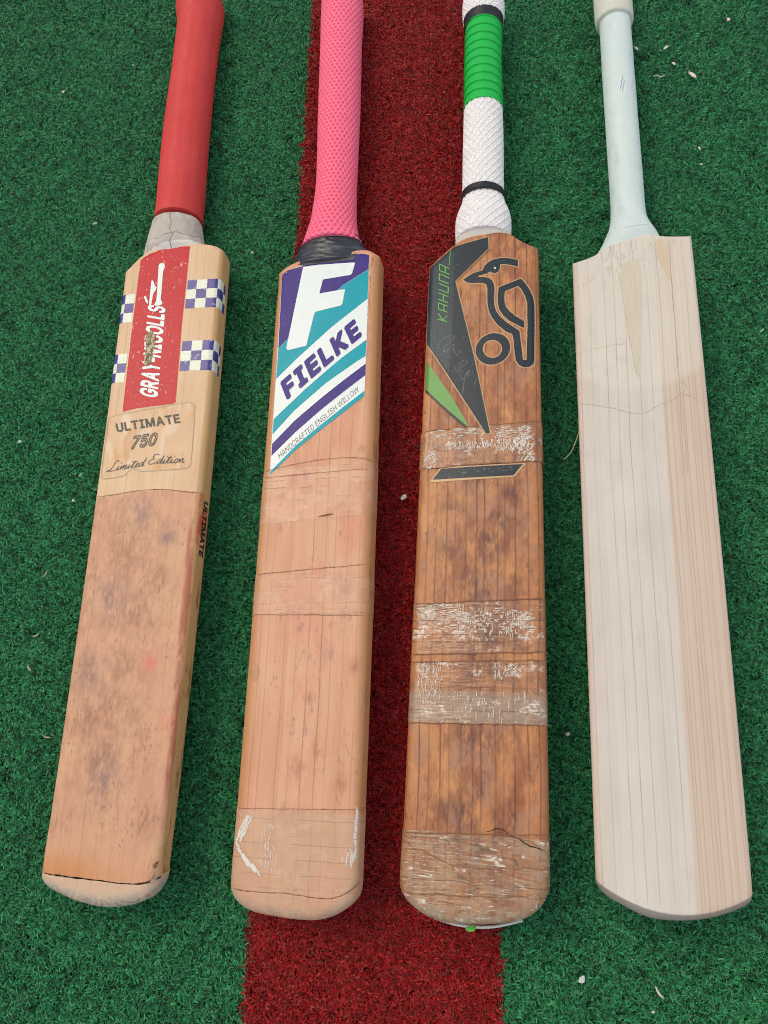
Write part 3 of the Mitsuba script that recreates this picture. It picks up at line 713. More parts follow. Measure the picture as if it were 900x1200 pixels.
TILE = (STRIP[1] - STRIP[0]) / 4
PILE = {'green_turf': (lin(2, 52, 26), lin(62, 160, 102), 5), 'red_turf': (lin(100, 10, 12), lin(182, 28, 30), 6)}
for k_, (c0, c1, sd) in PILE.items():
    for j in range(5):
        v, f, c = fibres(TILE, 3200, c0, c1, sd * 10 + j)
        scene[f'{k_}_tile_{"abcde"[j]}'] = {'type': 'shapegroup', 'fibres': mikit.ply((v, f), 'turf_fibre', smooth=True, color=c)}
count = {'green_turf': 0, 'red_turf': 0}
for iy in range(-7, 19):
    for ix in range(-10, 13):
        cx, cy = STRIP[0] + (ix + .5) * TILE, (iy + .5) * TILE
        # laid where the photograph's view, and a step beside it, reaches
        if not (-.36 - .21 * (cy + .25) - .06 < cx < .27 + .11 * (cy + .25) + .06):
            continue
        k_ = 'red_turf' if 0 <= ix < 4 else 'green_turf'
        count[k_] += 1
        scene[f'{k_}__{count[k_]:03d}'] = {'type': 'instance', 'to_world': T().translate([cx, cy, 0]).rotate([0, 0, 1], 90 * int(rng.integers(4))).translate([-TILE / 2, -TILE / 2, 0]),
                                           'shapegroup': {'type': 'ref', 'id': f'{k_}_tile_{"abcde"[int(rng.integers(5))]}'}}
tag('green_turf', 'short curly green artificial turf on both sides of the red strip', 'turf', kind='stuff')
tag('red_turf', 'red strip of artificial turf running lengthwise under the two middle bats', 'turf', kind='stuff')

# ------------------------------------------------------------------ first bat: red grip
P = lambda k: Polygon(mm(k))
A = Bat(0, 'cricket_bat', r=.0055, toe_r=.010, edge=.026, mat='wood_tan', seed=1)
tag('cricket_bat', 'worn cricket bat with a plain red rubber grip, a red sticker and blue-white checks', 'cricket bat')
g1 = mm('h1_grip')
knob = [(r_[0], r_[1], r_[2]) for r_ in g1]
ribs = lambda s_, v_, t_: .00022 * np.sin(2 * np.pi * (v_ + .0022 * np.abs((s_ / .012) % 1 - .5)) / .0018) + .0004 * (meshkit.fbm(np.stack([s_ * 30, v_ * 22, v_ * 0], -1), 2) - .5)
tag(A.tube('grip', knob, 'red_rubber', cols=140, squash=.95, v0=g1[1, 0] - .002, step=.00036, disp=ribs), 'plain red ribbed rubber grip')
tag(A.tube('binding', [(.5640, -.0070, .0335)] + [tuple(q_[:3]) for q_ in mm('h1_cuff')], 'old_binding', cols=72, squash=.85, rw_max=.021, wc=-.0155, sink=(.564, .574), disp=lambda s, v, t: .0016 * (meshkit.fbm(np.stack([s * 180, v * 180, v * 0], -1), 3) - .5), step=.001), 'grey-white cracked binding below the red grip')
st = A.key + '__'
s_ = A.patch('sticker', P('red'), 'print_red', .00022)
tag(s_, 'long red scuffed sticker with white vertical lettering')
b0, b1, t0 = mm('gray_text')
tp = tracked('GRAY-NICOLLS', .10, .035)
A.patch('sticker__lettering', fit3(tp, b0, b1, t0), 'print_white', .0005)
for k in ('r_batshape', 'r_piece', 'r_stub'):
    A.patch('sticker__emblem', Polygon(closed_smooth(mm(k), 1)), 'print_white', .0005)
proc_mat('scraped', lambda p, n, uv: mix(lin(208, 194, 164), lin(124, 110, 88), smoothstep(.38, .62, fbm(uv.x * 700, uv.y * 420, 1.5, octaves=4))), .8, .1)
A.patch('sticker__scraped_patch', Polygon(closed_smooth(mm('r_scrape'), 1)), 'scraped', .0007)
for nm, k, sgn in (('ru', 'ck_ru', 1), ('rl', 'ck_rl', 1), ('lu', 'ck_lu', -1), ('ll', 'ck_ll', -1)):
    q = mm(k)
    vt, vb, u0 = q[0, 1], q[1, 1], q[:2, 0].mean()
    hh = (vt - vb) / 3
    proc_mat('print_check_' + nm, checks(vb * 1e3, hh * 1e3, u0 * 1e3), .32, .5)
    tag(A.skin('check_band', [((0, vb), (0, 1)), ((0, vt), (0, -1)), ((u0 + sgn * .0008, 0), (sgn, 0))], 'print_check_' + nm, .0002, above=-.016), 'blue and white checked tape band ' + {'ru': 'upper right of the red sticker', 'rl': 'lower right of the red sticker', 'lu': 'upper left of the red sticker', 'll': 'lower left of the red sticker'}[nm])
lab = Polygon(closed_smooth(mm('label'), 1))
s_ = A.patch('label_sticker', lab, 'label_film', .0002)
tag(s_, 'peeling clear label with black print below the red sticker')
A.patch('label_sticker__border', lab.difference(lab.buffer(-.00055)), 'soft_line', .0004)
b0, b1, t0 = mm('t_ultimate'); A.patch('label_sticker__lettering', fit3(tracked('ULTIMATE', .13, .03), b0, b1, t0), 'print_black', .00045)
b0, b1, t0 = mm('t_750')
tp = affinity.skew(text_poly('750', True), xs=12, origin=(0, 0))
A.patch('label_sticker__lettering', fit3(tp.buffer(.05).difference(tp.buffer(-.055)), b0, b1, t0), 'print_black', .00045)
GL = {'L': (.75, [[(.62, .86), (.5, 1.0), (.33, .9), (.3, .6), (.27, .2), (.1, .02), (-.05, .06), (0, .16), (.2, .1), (.45, 0), (.7, .1)]]),
      'E': (.8, [[(.75, .86), (.6, 1.0), (.32, .92), (.28, .68), (.5, .55), (.2, .42), (.08, .2), (.22, .02), (.5, .02), (.75, .2)]]),
      'i': (.30, [[(0, .12), (.14, .46), (.1, .08), (.2, .02), (.32, .14)], [(.2, .66), (.22, .7)]]),
      'm': (.66, [[(0, .12), (.12, .44), (.1, 0), (.14, .3), (.26, .46), (.3, .36), (.28, 0), (.34, .32), (.46, .46), (.52, .34), (.48, .06), (.56, .02), (.68, .14)]]),
      'n': (.48, [[(0, .12), (.12, .44), (.1, 0), (.14, .3), (.28, .46), (.34, .36), (.3, .06), (.38, .02), (.5, .14)]]),
      't': (.32, [[(0, .12), (.2, .84), (.12, .12), (.2, .02), (.34, .14)], [(.04, .56), (.34, .6)]]),
      'e': (.36, [[(0, .12), (.2, .26), (.26, .4), (.18, .46), (.08, .3), (.1, .08), (.2, .02), (.38, .14)]]),
      'd': (.48, [[(.3, .38), (.2, .46), (.06, .32), (.04, .1), (.14, .02), (.28, .2), (.42, .98), (.34, .12), (.4, .02), (.5, .14)]]),
      'o': (.42, [[(.26, .44), (.12, .42), (.05, .2), (.12, .02), (.26, .06), (.33, .28), (.26, .44), (.44, .34)]])}


def script_poly(word, pen=.075):
    x, parts = 0, []
    for ch in word:
        adv, strokes = GL[ch]
        for s in strokes:
            q = np.array(s, float); q = chaikin(q, 2)
            q[:, 0] += x + .22 * q[:, 1]
            parts.append(LineString(q).buffer(pen / 2, quad_segs=3))
        x += adv
    return unary_union(parts), x


for w_, k in (('Limited', 't_limited'), ('Edition', 't_edition')):
    b0, b1, t0 = mm(k)
    tp, x = script_poly(w_)
    A.patch('label_sticker__lettering', fit3(tp, b0, b1, t0, x), 'print_black', .00045)
A.line('sheet_edge', mm('b1_line'), .0005, 'brown_line', .0004, .0003, 3)
tag(A.line('toe_crack', mm('b1_crack'), .0009, 'dark_crack', .0004, .0003, 4), 'dark crack across the toe')
r6 = np.random.default_rng(5)
for j, mt in enumerate(['brown_line', 'dark_crack', 'soft_line', 'soft_line']):
    bits = []
    for _ in range((10, 4, 12, 9)[j]):
        c_ = np.array([r6.uniform(.0375, .0455), r6.uniform(-.004, .010)])
        a_ = r6.uniform(.5, 1.5); l_ = r6.uniform(.002, .006)
        d_ = np.array([math.cos(a_), math.sin(a_)]) * l_ / 2
        bits.append(LineString([c_ - d_, c_ + r6.normal(0, .0006, 2), c_ + d_]).buffer(r6.uniform(.00012, .00036), cap_style=2))
    k_ = A.patch('splinters', unary_union(bits).intersection(A.outline.buffer(-.001)), mt, .0004 + .0003 * j, .003)
# lettering on the right edge of the blade, reading downwards
ev = mm('b1_edge_text')[:, 1]
tp = text_poly('ULTIMATE', True).buffer(.02)
m_ = [trimesh.creation.triangulate_polygon(g_, engine='earcut') for g_ in getattr(tp, 'geoms', [tp])]
x1 = tp.bounds[2]
vs, fs, n_ = [], [], 0
for v_, f_ in m_:
    vs.append(v_); fs.append(f_ + n_); n_ += len(v_)
q = np.vstack(vs)
right = np.interp(ev[0] + (ev[1] - ev[0]) * q[:, 0] / x1, *[np.array(x) for x in zip(*sorted([(p_[1], p_[0]) for p_ in A.loop if p_[0] > .03 and .05 < p_[1] < .52]))])
v_ = np.c_[right + .0004, ev[0] + (ev[1] - ev[0]) * q[:, 0] / x1, -.0095 - .0085 * q[:, 1]]
add('cricket_bat__edge_lettering', (A.world(v_), np.vstack(fs)), 'print_black', False)

# ------------------------------------------------------------------ second bat: pink grip
B = Bat(1, 'cricket_bat_001', r=.008, toe_r=.011, edge=.026, mat='wood_pink', seed=2)
tag('cricket_bat_001', 'cricket bat with a dimpled pink grip and a purple, teal and white sticker', 'cricket bat')


def dimples(s, v, th):
    n = 27
    a = th / (2 * np.pi) * n
    p = .0046
    row = np.floor(v / p)
    fx = (a + .5 * (row % 2)) % 1 - .5
    fy = (v / p) % 1 - .5
    d1 = np.sqrt((fx * 1.12) ** 2 + fy ** 2)
    return -.0020 * (1 - np.clip((d1 - .15) / .19, 0, 1))


g2 = mm('h2_grip')
tag(B.tube('grip', g2, 'pink_rubber', cols=27 * 9, squash=.92, rw_max=.0235, wc=-.016, disp=dimples, step=.00056, v0=g2[1, 0] - .002), 'bright pink rubber grip covered in dimples')
tq = Polygon(mm('b2_tapeblk'))
wr = lambda s, v, t: .0020 * (meshkit.fbm(np.stack([s * 60, v * 420 + s * 90, v * 0], -1), 3) - .5)
rows = np.array([[.5505, -.0030, .0450], [.5530, -.0030, .0445], [.5610, -.0025, .0425], [.5710, -.0030, .0375], [.5800, -.0035, .0325], [.5870, -.0035, .0300]])
tag(B.tube('black_tape', rows, 'black_tape', cols=120, squash=.9, rw_max=.0196, wc=-.016, disp=wr, step=.0008, sink=(.5515, .5565)), 'wrinkled black tape round the foot of the pink grip')
tag(B.patch('tape_flap', tq.intersection(B.outline.buffer(-.0004)), 'black_tape', .0009), 'ragged edge of the black tape over the top of the sticker')
s_ = B.patch('sticker', P('s2_base'), 'print_white', .0002)
tag(s_, 'white sticker with slanting purple and teal stripes')
for k, m_ in (('s2_purple', 'print_navy'), ('s2_teal', 'print_teal'), ('s2_teal2', 'print_teal'), ('s2_purple2', 'print_navy'), ('s2_teal3', 'print_teal')):
    B.patch('sticker__stripe', P(k), m_, .00035)
B.patch('sticker__initial', Polygon(mm('s2_F')).buffer(-.0006).buffer(.0012).buffer(-.0006), 'print_white', .0005)
b0, b1, t0 = mm('t_fielke'); B.patch('sticker__lettering', fit3(tracked('FIELKE', .16, .075), b0, b1, t0), 'print_navy', .0005)
b0, b1, t0 = mm('t_hand'); B.patch('sticker__lettering', fit3(text_poly('HANDCRAFTED ENGLISH WILLOW').buffer(-.012), b0, b1, t0), 'print_black', .0005)
L2 = mm('b2_lines').reshape(-1, 2, 2)
for j, (q, w_) in enumerate(zip(L2, (.0004,) * 8)):
    d_ = (q[1] - q[0]) / np.linalg.norm(q[1] - q[0])
    if j in (0, 3, 6, 7):
        B.line('tape_edge', np.array([q[0], (q[0] * 2 + q[1]) / 3, (q[0] + q[1] * 2) / 3, q[1]]), w_, 'brown_line', .0006, .0003, 20 + j)


def band(bat, name, top, bot, off=.0003, mat='clear_tape'):
    (a0, a1), (c0, c1) = top, bot
    planes = []
    for (p0, p1), s in ((top, -1), (bot, 1)):
        d = np.array(p1) - np.array(p0)
        nn = np.array([-d[1], d[0]]) * s
        planes.append((p0, nn / np.linalg.norm(nn)))
    return bat.skin(name, planes, mat, off)


tt = mm('b2_tapetop')
tag(band(B, 'clear_tape', (tt[0], tt[-1]), (L2[2][0], L2[2][1])), 'clear tape band just below the sticker')
tag(band(B, 'clear_tape', (L2[4][0], L2[4][1]), (L2[6][0], L2[6][1])), 'clear tape band across the middle of the face')
B.line('tape_edge', tt, .0004, 'brown_line', .0006, .0003, 31)
tag(B.skin('clear_tape', [((0, L2[7][:, 1].mean()), (0, -1))], 'clear_tape', .0003), 'clear tape wrapped over the toe')
tag(B.line('toe_crack', mm('b2_toeline'), .0006, 'brown_line', .0006, .0004, 32), 'brown line across the toe')
B.patch('dent', P('b2_crack'), 'brown_line', .0006)
frayed = lambda k: Polygon(closed_smooth(mm(k), 1))


def shreds(bat, name, poly, seed, n, ln, wid, ang, mat='white_thread', off=.0007, spread=.15, drop=1.0):
    """loose white threads of torn tape, each a thin sliver, lying over the area poly"""
    r = np.random.default_rng(seed)
    x0, y0, x1, y1 = poly.bounds
    out = []
    while len(out) < n:
        c_ = np.array([r.uniform(x0, x1), r.uniform(y0, y1)])
        if not poly.contains(shapely.Point(c_)):
            continue
        a_ = ang + r.normal(0, spread); l_ = ln * r.uniform(.4, 1.4)
        d_ = np.array([math.cos(a_), math.sin(a_)]) * l_ / 2
        out.append(LineString([c_ - d_, c_ + d_ * .2 + r.normal(0, 2e-4, 2), c_ + d_]).buffer(wid * r.uniform(.25, .6), cap_style=2))
    g_ = unary_union(out).intersection(bat.outline.buffer(-.0005))
    return bat.patch(name, g_, mat, off, .004)


cw = mm('b2_white')
for (i0, i1, i2, i3), ang in (((0, 1, 3, 4), 1.15), ((4, 6, 7, 9), -.85)):
    shreds(B, 'torn_tape', Polygon(cw[[i0, i1, i2, i3]]).buffer(.0006), 41 + i0, 46, .008, .0007, ang, spread=.07)
shreds(B, 'torn_tape', frayed('b2_white2'), 42, 60, .008, .0006, math.pi / 2)
shreds(B, 'torn_tape', frayed('b2_thread'), 43, 70, .0025, .0004, math.pi / 2, spread=.1)

# ------------------------------------------------------------------ third bat: white and green grip
C = Bat(2, 'cricket_bat_002', r=.007, toe_r=.011, edge=.026, mat='wood_orange', seed=3)
tag('cricket_bat_002', 'dark taped cricket bat with a green and white grip and a bird emblem', 'cricket bat')
g3 = mm('h3_grip')


def lattice(s, v, th):
    n, p = 19, .0092
    a, b = th / (2 * np.pi) * n, v / p
    e1, e2 = np.abs((a + b) % 1 - .5), np.abs((a - b) % 1 - .5)
    ridge = np.maximum(np.clip((e1 - .34) / .10, 0, 1), np.clip((e2 - .34) / .10, 0, 1))
    fx, fy = ((a + b) % 1 - .5), ((a - b) % 1 - .5)
    dot = np.exp(-((fx + fy) ** 2 + (fx - fy) ** 2 * .6) / .05)
    return .0010 * ridge + .0005 * dot


def h3(v0, v1, **k):
    return C.tube(k.pop('name'), g3, k.pop('mat'), v0=v0, v1=v1, wc=-.0155, squash=.95, rw_max=.0225, **k)


vb2 = g3[3, 0]      # lower black band
vg0, vg1 = g3[5, 0], g3[7, 0] + .0005
h3(vb2 + .001, vg0 + .002, name='grip', mat='white_rubber', cols=19 * 13, disp=lattice, step=.0006, dr_=-.0006)
tag('cricket_bat_002__grip', 'white rubber grip with a diamond lattice')


def helix(s, v, th):
    ph = ((v - vg0) / .0109 + .08 * np.sin(th) ) % 1
    return .0013 * (1 - ph) + .00012 * np.sin((s * .7 + v) * 2 * np.pi / .0013) * (np.cos(th) > -2)


tag(h3(vg0, vg1, name='overgrip', mat='green_rubber', cols=200, disp=helix, step=.0003, dr_=-.0002), 'bright green over-wrap wound in overlapping turns')
tag(h3(vg1 - .001, vg1 + .0105, name='band', mat='black_rubber', cols=96, dr_=.0010, step=.001), 'black band above the green wrap')
h3(vg1 + .0102, g3[-1, 0], name='grip', mat='white_rubber', cols=19 * 13, disp=lattice, step=.0006, dr_=.0005)
tag(h3(vb2 - .003, vb2 + .003, name='band', mat='black_rubber', cols=96, dr_=.0012, step=.0008), 'thin black band low on the white grip')
roll3 = np.array([[.5760, -.0036, .0262], [.5830, -.0038, .0272], [.5950, -.0038, .0272], [.6060, -.0039, .0254], [.6170, -.0040, .0215], [.6235, -.0043, .0205]])
tag(C.tube('grip_foot', roll3, 'white_rubber', cols=19 * 13, wc=-.0155, squash=.86, rw_max=.0235, disp=lattice, step=.0006, dr_=-.0006), 'rolled-up white foot of the grip')
C.tube('handle_foot', np.array([[.569, -.0034, .0282], [.574, -.0034, .0278], [.584, -.0035, .0265], [.590, -.0036, .0250]]), 'white_end', cols=64, wc=-.0165, squash=.86, rw_max=.0205, step=.001, sink=(.568, .577))
s_ = C.patch('sticker', P('k_black').buffer(.0008, join_style=2), 'sticker_clear', .00115)
tag(s_, 'black pointed sticker with green lettering and a silver scribble')
C.patch('sticker__black_panel', P('k_black'), 'print_slate', .0013)
C.patch('sticker__dotted_panel', P('k_panel'), 'print_carbon', .0014)
KH = {'K': [[(0, 0), (.12, 1)], [(.95, 1), (.12, .5), (.85, 0)]], 'A': [[(0, 0), (.12, 1), (1.05, 1), (.92, 0)], [(.05, .4), (.97, .4)]], 'H': [[(0, 0), (.12, 1)], [(.92, 0), (1.05, 1)], [(.06, .5), (.98, .5)]],
      'U': [[(.12, 1), (0, 0), (.92, 0), (1.05, 1)]], 'N': [[(0, 0), (.12, 1), (1.05, 1), (.92, 0)]]}
kb0, kb1, kt0, kt1 = mm('kahuna')
parts = []
for j, ch in enumerate('KAHUNA'):
    x0, wch = j / 5.85, .118
    for s in KH[ch]:
        pts = []
        for x, y in s:
            a = x0 + x * wch
            pts.append((kb0 * (1 - a) + kb1 * a) * (1 - y) + (kt0 * (1 - a) + kt1 * a) * y)
        parts.append(LineString(pts).buffer(.00042, join_style=2))
parts.append(LineString(mm('kahuna_tail')).buffer(.00030))
tag(C.patch('sticker__lettering', unary_union(parts), 'print_lime', .0016), 'thin green angular lettering')
sig = unary_union([LineString(chaikin(mm('k_sig'), 2)).buffer(.00017), LineString(chaikin(mm('k_sig2'), 2)).buffer(.00017)])
tag(C.patch('sticker__scribble', sig, 'print_lightgrey', .0016), 'silver scribbled signature')
r8 = np.random.default_rng(8)
rub = []
for _ in range(46):
    c_ = np.array([r8.uniform(-.040, -.004), r8.uniform(.400, .462)])
    a_ = r8.normal(.95, .25); l_ = r8.uniform(.001, .005)
    rub.append(LineString([c_, c_ + np.array([math.cos(a_), math.sin(a_)]) * l_]).buffer(r8.uniform(.00005, .00016), cap_style=2))
tag(C.patch('sticker__scratches', unary_union(rub).intersection(P('k_black')), 'print_lightgrey', .0015), 'fine pale scratches on the black sticker')
tag(C.patch('green_sticker', P('k_green'), 'print_green', .0003), 'worn green wedge sticker beside the black one')
C.patch('green_sticker__black_edge', P('k_greenedge'), 'print_black', .0005)
bird = Polygon(mm('bird')).buffer(0)
bird = Polygon(bird.buffer(.0005).buffer(-.0009).buffer(.0004).exterior)
ring = Polygon(mm('ring_out')).difference(Polygon(mm('ring_in')))
halo = unary_union([Polygon(bird.exterior), Polygon(ring.exterior)]).buffer(.0011)
s_ = C.patch('bird_emblem', unary_union([bird, ring]).buffer(.0009), 'sticker_clear', .00015)
tag(s_, 'black outlined bird and ring emblem')
C.patch('bird_emblem__bird', bird, 'print_slate', .0003)
C.patch('bird_emblem__eye', P('bird_eye'), 'print_white', .0005)
C.patch('bird_emblem__ring', ring, 'print_slate', .0003)
s_ = C.patch('strip_sticker', P('strip_out'), 'sticker_clear', .0005)
tag(s_, 'small dark slanted strip sticker with worn print')
C.patch('strip_sticker__panel', P('strip_in'), 'print_slate', .0007)
r5 = np.random.default_rng(77)
q0, q1, q2 = mm('strip_scr')
bits = []
for j in range(34):
    a_, b_ = r5.uniform(.25, 1), r5.uniform(0, 1)
    c_ = q0 + (q1 - q0) * a_ + (q2 - q0) * b_ * .8
    an = r5.choice([0.1, 1.2, 1.6, .6]); l_ = r5.uniform(.0006, .0022)
    bits.append(LineString([c_, c_ + np.array([math.cos(an), math.sin(an)]) * l_]).buffer(.00013))
C.patch('strip_sticker__worn_print', unary_union(bits).intersection(P('strip_in')), 'print_lightgrey', .0009)
tA = mm('b3_tapeA'); L3 = mm('b3_lines').reshape(-1, 2, 2)
tag(band(C, 'fibre_tape', (tA[0], tA[1]), (tA[2], tA[3]), .0008, 'fibre_tape'), 'torn fibre tape band below the stickers')
tag(band(C, 'fibre_tape', L3[1], L3[2], .0003, 'fibre_tape'), 'frayed fibre tape band, upper of the two in the middle')
tag(band(C, 'fibre_tape', L3[3], L3[4], .0003, 'fibre_tape'), 'grey fibre tape band, lower of the two in the middle')
tag(C.skin('fibre_tape', [((0, L3[5][:, 1].mean()), (0, -1))], 'fibre_tape', .0004), 'creased fibre tape wrapped over the toe')
for j, q in enumerate([L3[1], L3[2], L3[3], L3[4], L3[5], tA[:2], tA[2:]]):
    C.line('tape_edge', np.array([q[0], (q[0] * 2 + q[1]) / 3, (q[0] + q[1] * 2) / 3, q[1]]), .0007, 'brown_line', .0011, .0005, 50 + j)
for j, q in enumerate(mm('b3_toelines').reshape(-1, 2)[:0]):
    pass
tl = mm('b3_toelines')
C.line('crease', tl[0:6], .0006, 'brown_line', .0009, .0012, 61)
C.line('crease', tl[6:10], .0006, 'brown_line', .0009, .0005, 62)
tag(C.line('crease', tl[10:14], .0006, 'dark_crack', .0009, .0014, 63), 'dark split in the tape near the toe')


def area(bat, v0, v1, u0, u1):
    return shapely.box(u0, v0, u1, v1)


va = L3[1][:, 1].mean(); vb = L3[2][:, 1].mean(); vc = L3[3][:, 1].mean(); vd = L3[4][:, 1].mean()
for seed, (x0, x1, y0, y1, n, ang, ln) in enumerate([
        (-.052, -.022, .72, .95, 60, 0, .004), (-.05, .045, .45, .85, 130, 0, .0035), (-.02, .012, .25, .9, 90, math.pi / 2, .003), (.016, .034, .3, .8, 60, math.pi / 2, .003)]):
    shreds(C, 'torn_thread', area(C, vb + (va - vb) * y0, vb + (va - vb) * y1, x0, x1), 70 + seed, n, ln, .0005, ang, off=.0009, spread=.12)
for seed, (x0, x1, y0, y1, n, ang, ln) in enumerate([
        (-.05, -.03, .3, .98, 110, math.pi / 2, .0035), (.012, .022, .72, .98, 30, math.pi / 2, .004), (.022, .03, .75, .98, 40, .6, .003), (-.02, .04, .05, .5, 70, math.pi / 2, .004)]):
    shreds(C, 'torn_thread', area(C, vd + (vc - vd) * y0, vd + (vc - vd) * y1, x0, x1), 80 + seed, n, ln, .0004, ang, off=.0009, spread=.1)
ya, yb = tA[2:, 1].mean(), tA[:2, 1].mean()
for seed, (x0, x1, y0, y1, n, ang, ln) in enumerate([
        (-.052, -.040, -.05, .45, 70, 1.0, .0025), (-.032, .012, .42, .62, 110, math.pi / 2, .003), (.012, .042, .6, .95, 90, .05, .004), (.012, .035, .3, .62, 80, math.pi / 2, .004), (.03, .045, .05, .7, 110, .8, .0035), (-.045, .0, .7, .98, 60, .05, .004)]):
    shreds(C, 'torn_thread', area(C, ya + (yb - ya) * y0, ya + (yb - ya) * y1, x0, x1), 90 + seed, n, ln, .0005, ang, off=.0012, spread=.25)

# ------------------------------------------------------------------ fourth bat: bare pale blade
E = Bat(3, 'cricket_bat_003', r=.0028, toe_r=.0070, edge=.025, mat='wood_pale', seed=4)
tag('cricket_bat_003', 'pale bare wooden cricket bat with a smooth whitish handle and no stickers', 'cricket bat')
g4 = mm('h4_grip')
tag(E.tube('handle_wrap', [(.558, -.0012, .0345), (.5640, -.0008, .0300)] + [tuple(q_[:3]) for q_ in g4[2:]], 'mint_wrap', cols=80, squash=.96, rw_max=.0185, wc=-.0155, step=.001, disp=lambda s_, v_, t_: .0005 * (meshkit.fbm(np.stack([s_ * 60, v_ * 25, v_ * 0], -1), 3) - .5), v0=.5585, sink=(.559, .575)), 'smooth pale handle wrap flaring into the blade')
vt = g4[-2, 0]
tag(E.tube('grip_stub', np.array([[vt - .004, -.0028, .0181], [vt - .002, -.0028, .0197], [vt + .004, -.0029, .0201], [vt + .06, -.0031, .0201]]), 'cream_end', cols=72, wc=-.0155, squash=.97, step=.0008), 'cream rubber rolled up at the handle top')
proc_mat('cane', lambda p, n, uv: mix(lin(218, 210, 196), lin(204, 192, 174), noise(uv.x * 2400, uv.y * 110, 2.5)), .7, .2)
tag(E.patch('splice', P('b4_wedge'), 'cane', .00012), 'tan wedge of the handle splice')
proc_mat('heart_wood', lambda p, n, uv: mix(lin(218, 202, 182), lin(208, 188, 164), noise(uv.x * 1400, uv.y * 90, 4.5)), .7, .2)
E.patch('knot', Polygon(closed_smooth(mm('b4_knot'), 2)), 'heart_wood', .00012)
E.line('splice_edge', mm('b4_wedge')[[0, 8, 7, 6]], .0004, 'soft_line', .0003, .0002, 3)
tag(E.line('crack', mm('b4_crackA'), .00055, 'soft_line', .0003, .0005, 5), 'wavy hairline crack across the face')
E.line('crack', mm('b4_crackB'), .0006, 'soft_line', .0003, .0005, 6)
E.line('crack', mm('b4_tick'), .0004, 'soft_line', .0003, .0003, 7)
E.line('grain_line', mm('b4_long'), .0005, 'soft_line', .0003, .0003, 8)

# ------------------------------------------------------------------ bits lying in the turf
flat('shaving', (232, 220, 206), .7, .2)
flat('lint', (214, 218, 214), .7, .2)
flat('straw', (206, 200, 170), .7, .2)
dq = np.array(D['deb'], float) * 1e-4


def sliver(name, at, ln, wid, ang, mat, label, cat, group=None, bend=.3, z=.0085, arch=.001, seed=0):
    r = np.random.default_rng(seed)
    t = np.linspace(-1, 1, 9)
    a = ang + bend * t
    pts = np.cumsum(np.c_[np.cos(a), np.sin(a)] * ln / 9, axis=0)
    pts = pts - pts.mean(0) + at
    zz = z + arch * (1 - t ** 2) + r.normal(0, .0002, 9)
    w_ = wid * np.sqrt(np.clip(1 - t ** 2, .08, 1)) * r.uniform(.8, 1.15, 9) / 2
    nn = np.c_[-np.sin(a), np.cos(a)]
    th_ = min(.0007, wid * .5)
    rows_ = np.stack([np.c_[pts - nn * w_[:, None], zz], np.c_[pts, zz + th_], np.c_[pts + nn * w_[:, None], zz], np.c_[pts, zz - th_]], 1)
    v_ = rows_.reshape(-1, 3)
    f_ = grid_faces(9, 4, wrap=True)
    f_ = np.vstack([f_, [[0, 1, 2], [0, 2, 3], [32, 34, 33], [32, 35, 34]]])
    k_ = add(name, (v_, f_), mat, 40)
    tag(k_, label, cat, group)


def wire(name, pts, rad, mat, label, cat, z=.011):
    p_ = chaikin(np.array(pts), 3)
    t_ = np.gradient(p_, axis=0); t_ /= np.linalg.norm(t_, axis=1, keepdims=True)
    nn = np.c_[-t_[:, 1], t_[:, 0]]
    zz = np.full(len(p_), z)
    v_ = np.stack([np.c_[p_ + nn * rad * math.cos(a), zz + rad * math.sin(a)] for a in np.arange(5) * 2 * math.pi / 5], 1).reshape(-1, 3)
    tag(add(name, (v_, grid_faces(len(p_), 5, wrap=True)), mat, True), label, cat)


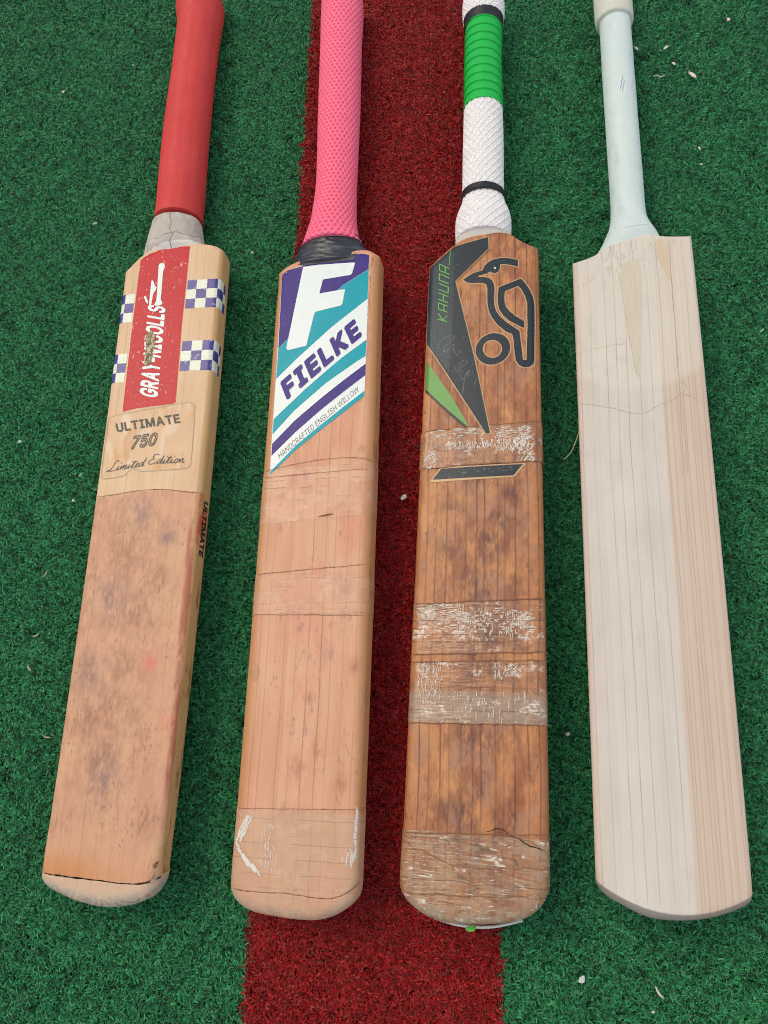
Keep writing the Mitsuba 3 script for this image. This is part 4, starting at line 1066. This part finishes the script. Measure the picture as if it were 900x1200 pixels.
SL = [(0, .004, .003, .3, 'lint', 'larger white fleck in the green turf at upper left'), (1, .003, .0018, 0, 'lint', 'tiny white fleck in the turf close left of the red grip'), (2, .006, .002, .3, 'lint', 'pale fleck in the turf left of the cracked grey binding'),
      (3, .004, .003, .1, 'lint', 'white fleck in the turf at the far left, level with the label'), (4, .006, .0012, .9, 'lint', 'small curved white fibre left of the peeling label'), (5, .005, .0018, -.6, 'lint', 'short white fleck beside the upper left edge of the red-gripped blade'),
      (7, .010, .0009, 1.0, 'straw', 'thin curved pale fibre in the turf left of the bruised blade'), (8, .007, .0014, .4, 'straw', 'short straw piece at lower left, upper of two'), (9, .008, .0016, -1.0, 'straw', 'short straw piece at lower left, lower of two'),
      (10, .011, .0009, -.35, 'straw', 'thin straw lying close to the lower left edge of the red-gripped bat'), (11, .004, .002, .2, 'lint', 'small white fleck between the red-gripped and pink-gripped bats'),
      (18, .005, .003, -.9, 'shaving', 'small wood shaving right of the pale handle, highest of the loose group'), (17, .008, .003, .7, 'shaving', 'curled wood shaving right of the pale handle'), (21, .012, .0045, -.9, 'shaving', 'largest wood shaving in the turf at upper right'),
      (22, .004, .004, .4, 'shaving', 'pale wood crumb at the upper right corner'), (23, .006, .002, -1.2, 'shaving', 'narrow wood shaving above the right shoulder of the pale bat'), (24, .003, .002, .2, 'shaving', 'tiny wood crumb just above the right shoulder of the pale bat'),
      (25, .006, .0012, .6, 'lint', 'white fibre in the turf at the right border'), (26, .007, .004, .8, 'lint', 'white lint tuft in the turf below the gap between the two right bats'), (28, .012, .0016, -1.0, 'shaving', 'pinkish splinter in the turf below the pale bat'),
      (29, .003, .002, .1, 'lint', 'small white fleck below the pinkish splinter'), (30, .007, .003, -.8, 'shaving', 'wood shaving touching the right side of the pale handle'), (31, .0075, .0045, .75, 'lint', 'white petal-like scrap on the red strip between the two middle bats'),
      (32, .004, .003, .2, 'lint', 'white fleck in the dark gap left of the pale blade')]
for j, (i_, ln, wd, an, mt, lb) in enumerate(SL):
    cat = {'shaving': 'wood shaving', 'lint': 'lint', 'straw': 'straw'}[mt]
    sliver(cat.replace(' ', '_'), dq[i_], ln, wd, an, mt, lb, cat, bend=.5 if wd < .002 else .3, z=.0092, seed=j)
wire('thread', [dq[13], dq[14], dq[15], dq[16]], .0005, 'straw', 'pale loose thread trailing from the left edge of the pale bat', 'thread')
wire('thread', [dq[20], dq[20] + (.004, .002), dq[19] + (-.002, -.002), dq[19], dq[19] + (.003, .001)], .0005, 'lint', 'curled white thread in the turf right of the pale handle', 'thread')

toe3 = C.world(np.array([[-.034, -.0290, -.020], [-.014, -.0335, -.020], [.010, -.0335, -.020], [.034, -.0270, -.020]]))
wire('tape_shred', toe3[:, :2], .0012, 'lint', 'pale shred of tape sticking out under the toe of the taped bat', 'tape shred', z=.036)
sliver('green_scrap', C.world(np.array([[-.006, -.0345, -.02]]))[0, :2], .009, .0040, .1, 'print_lime', 'tiny bright green scrap at the toe of the taped bat', 'scrap', z=.037)
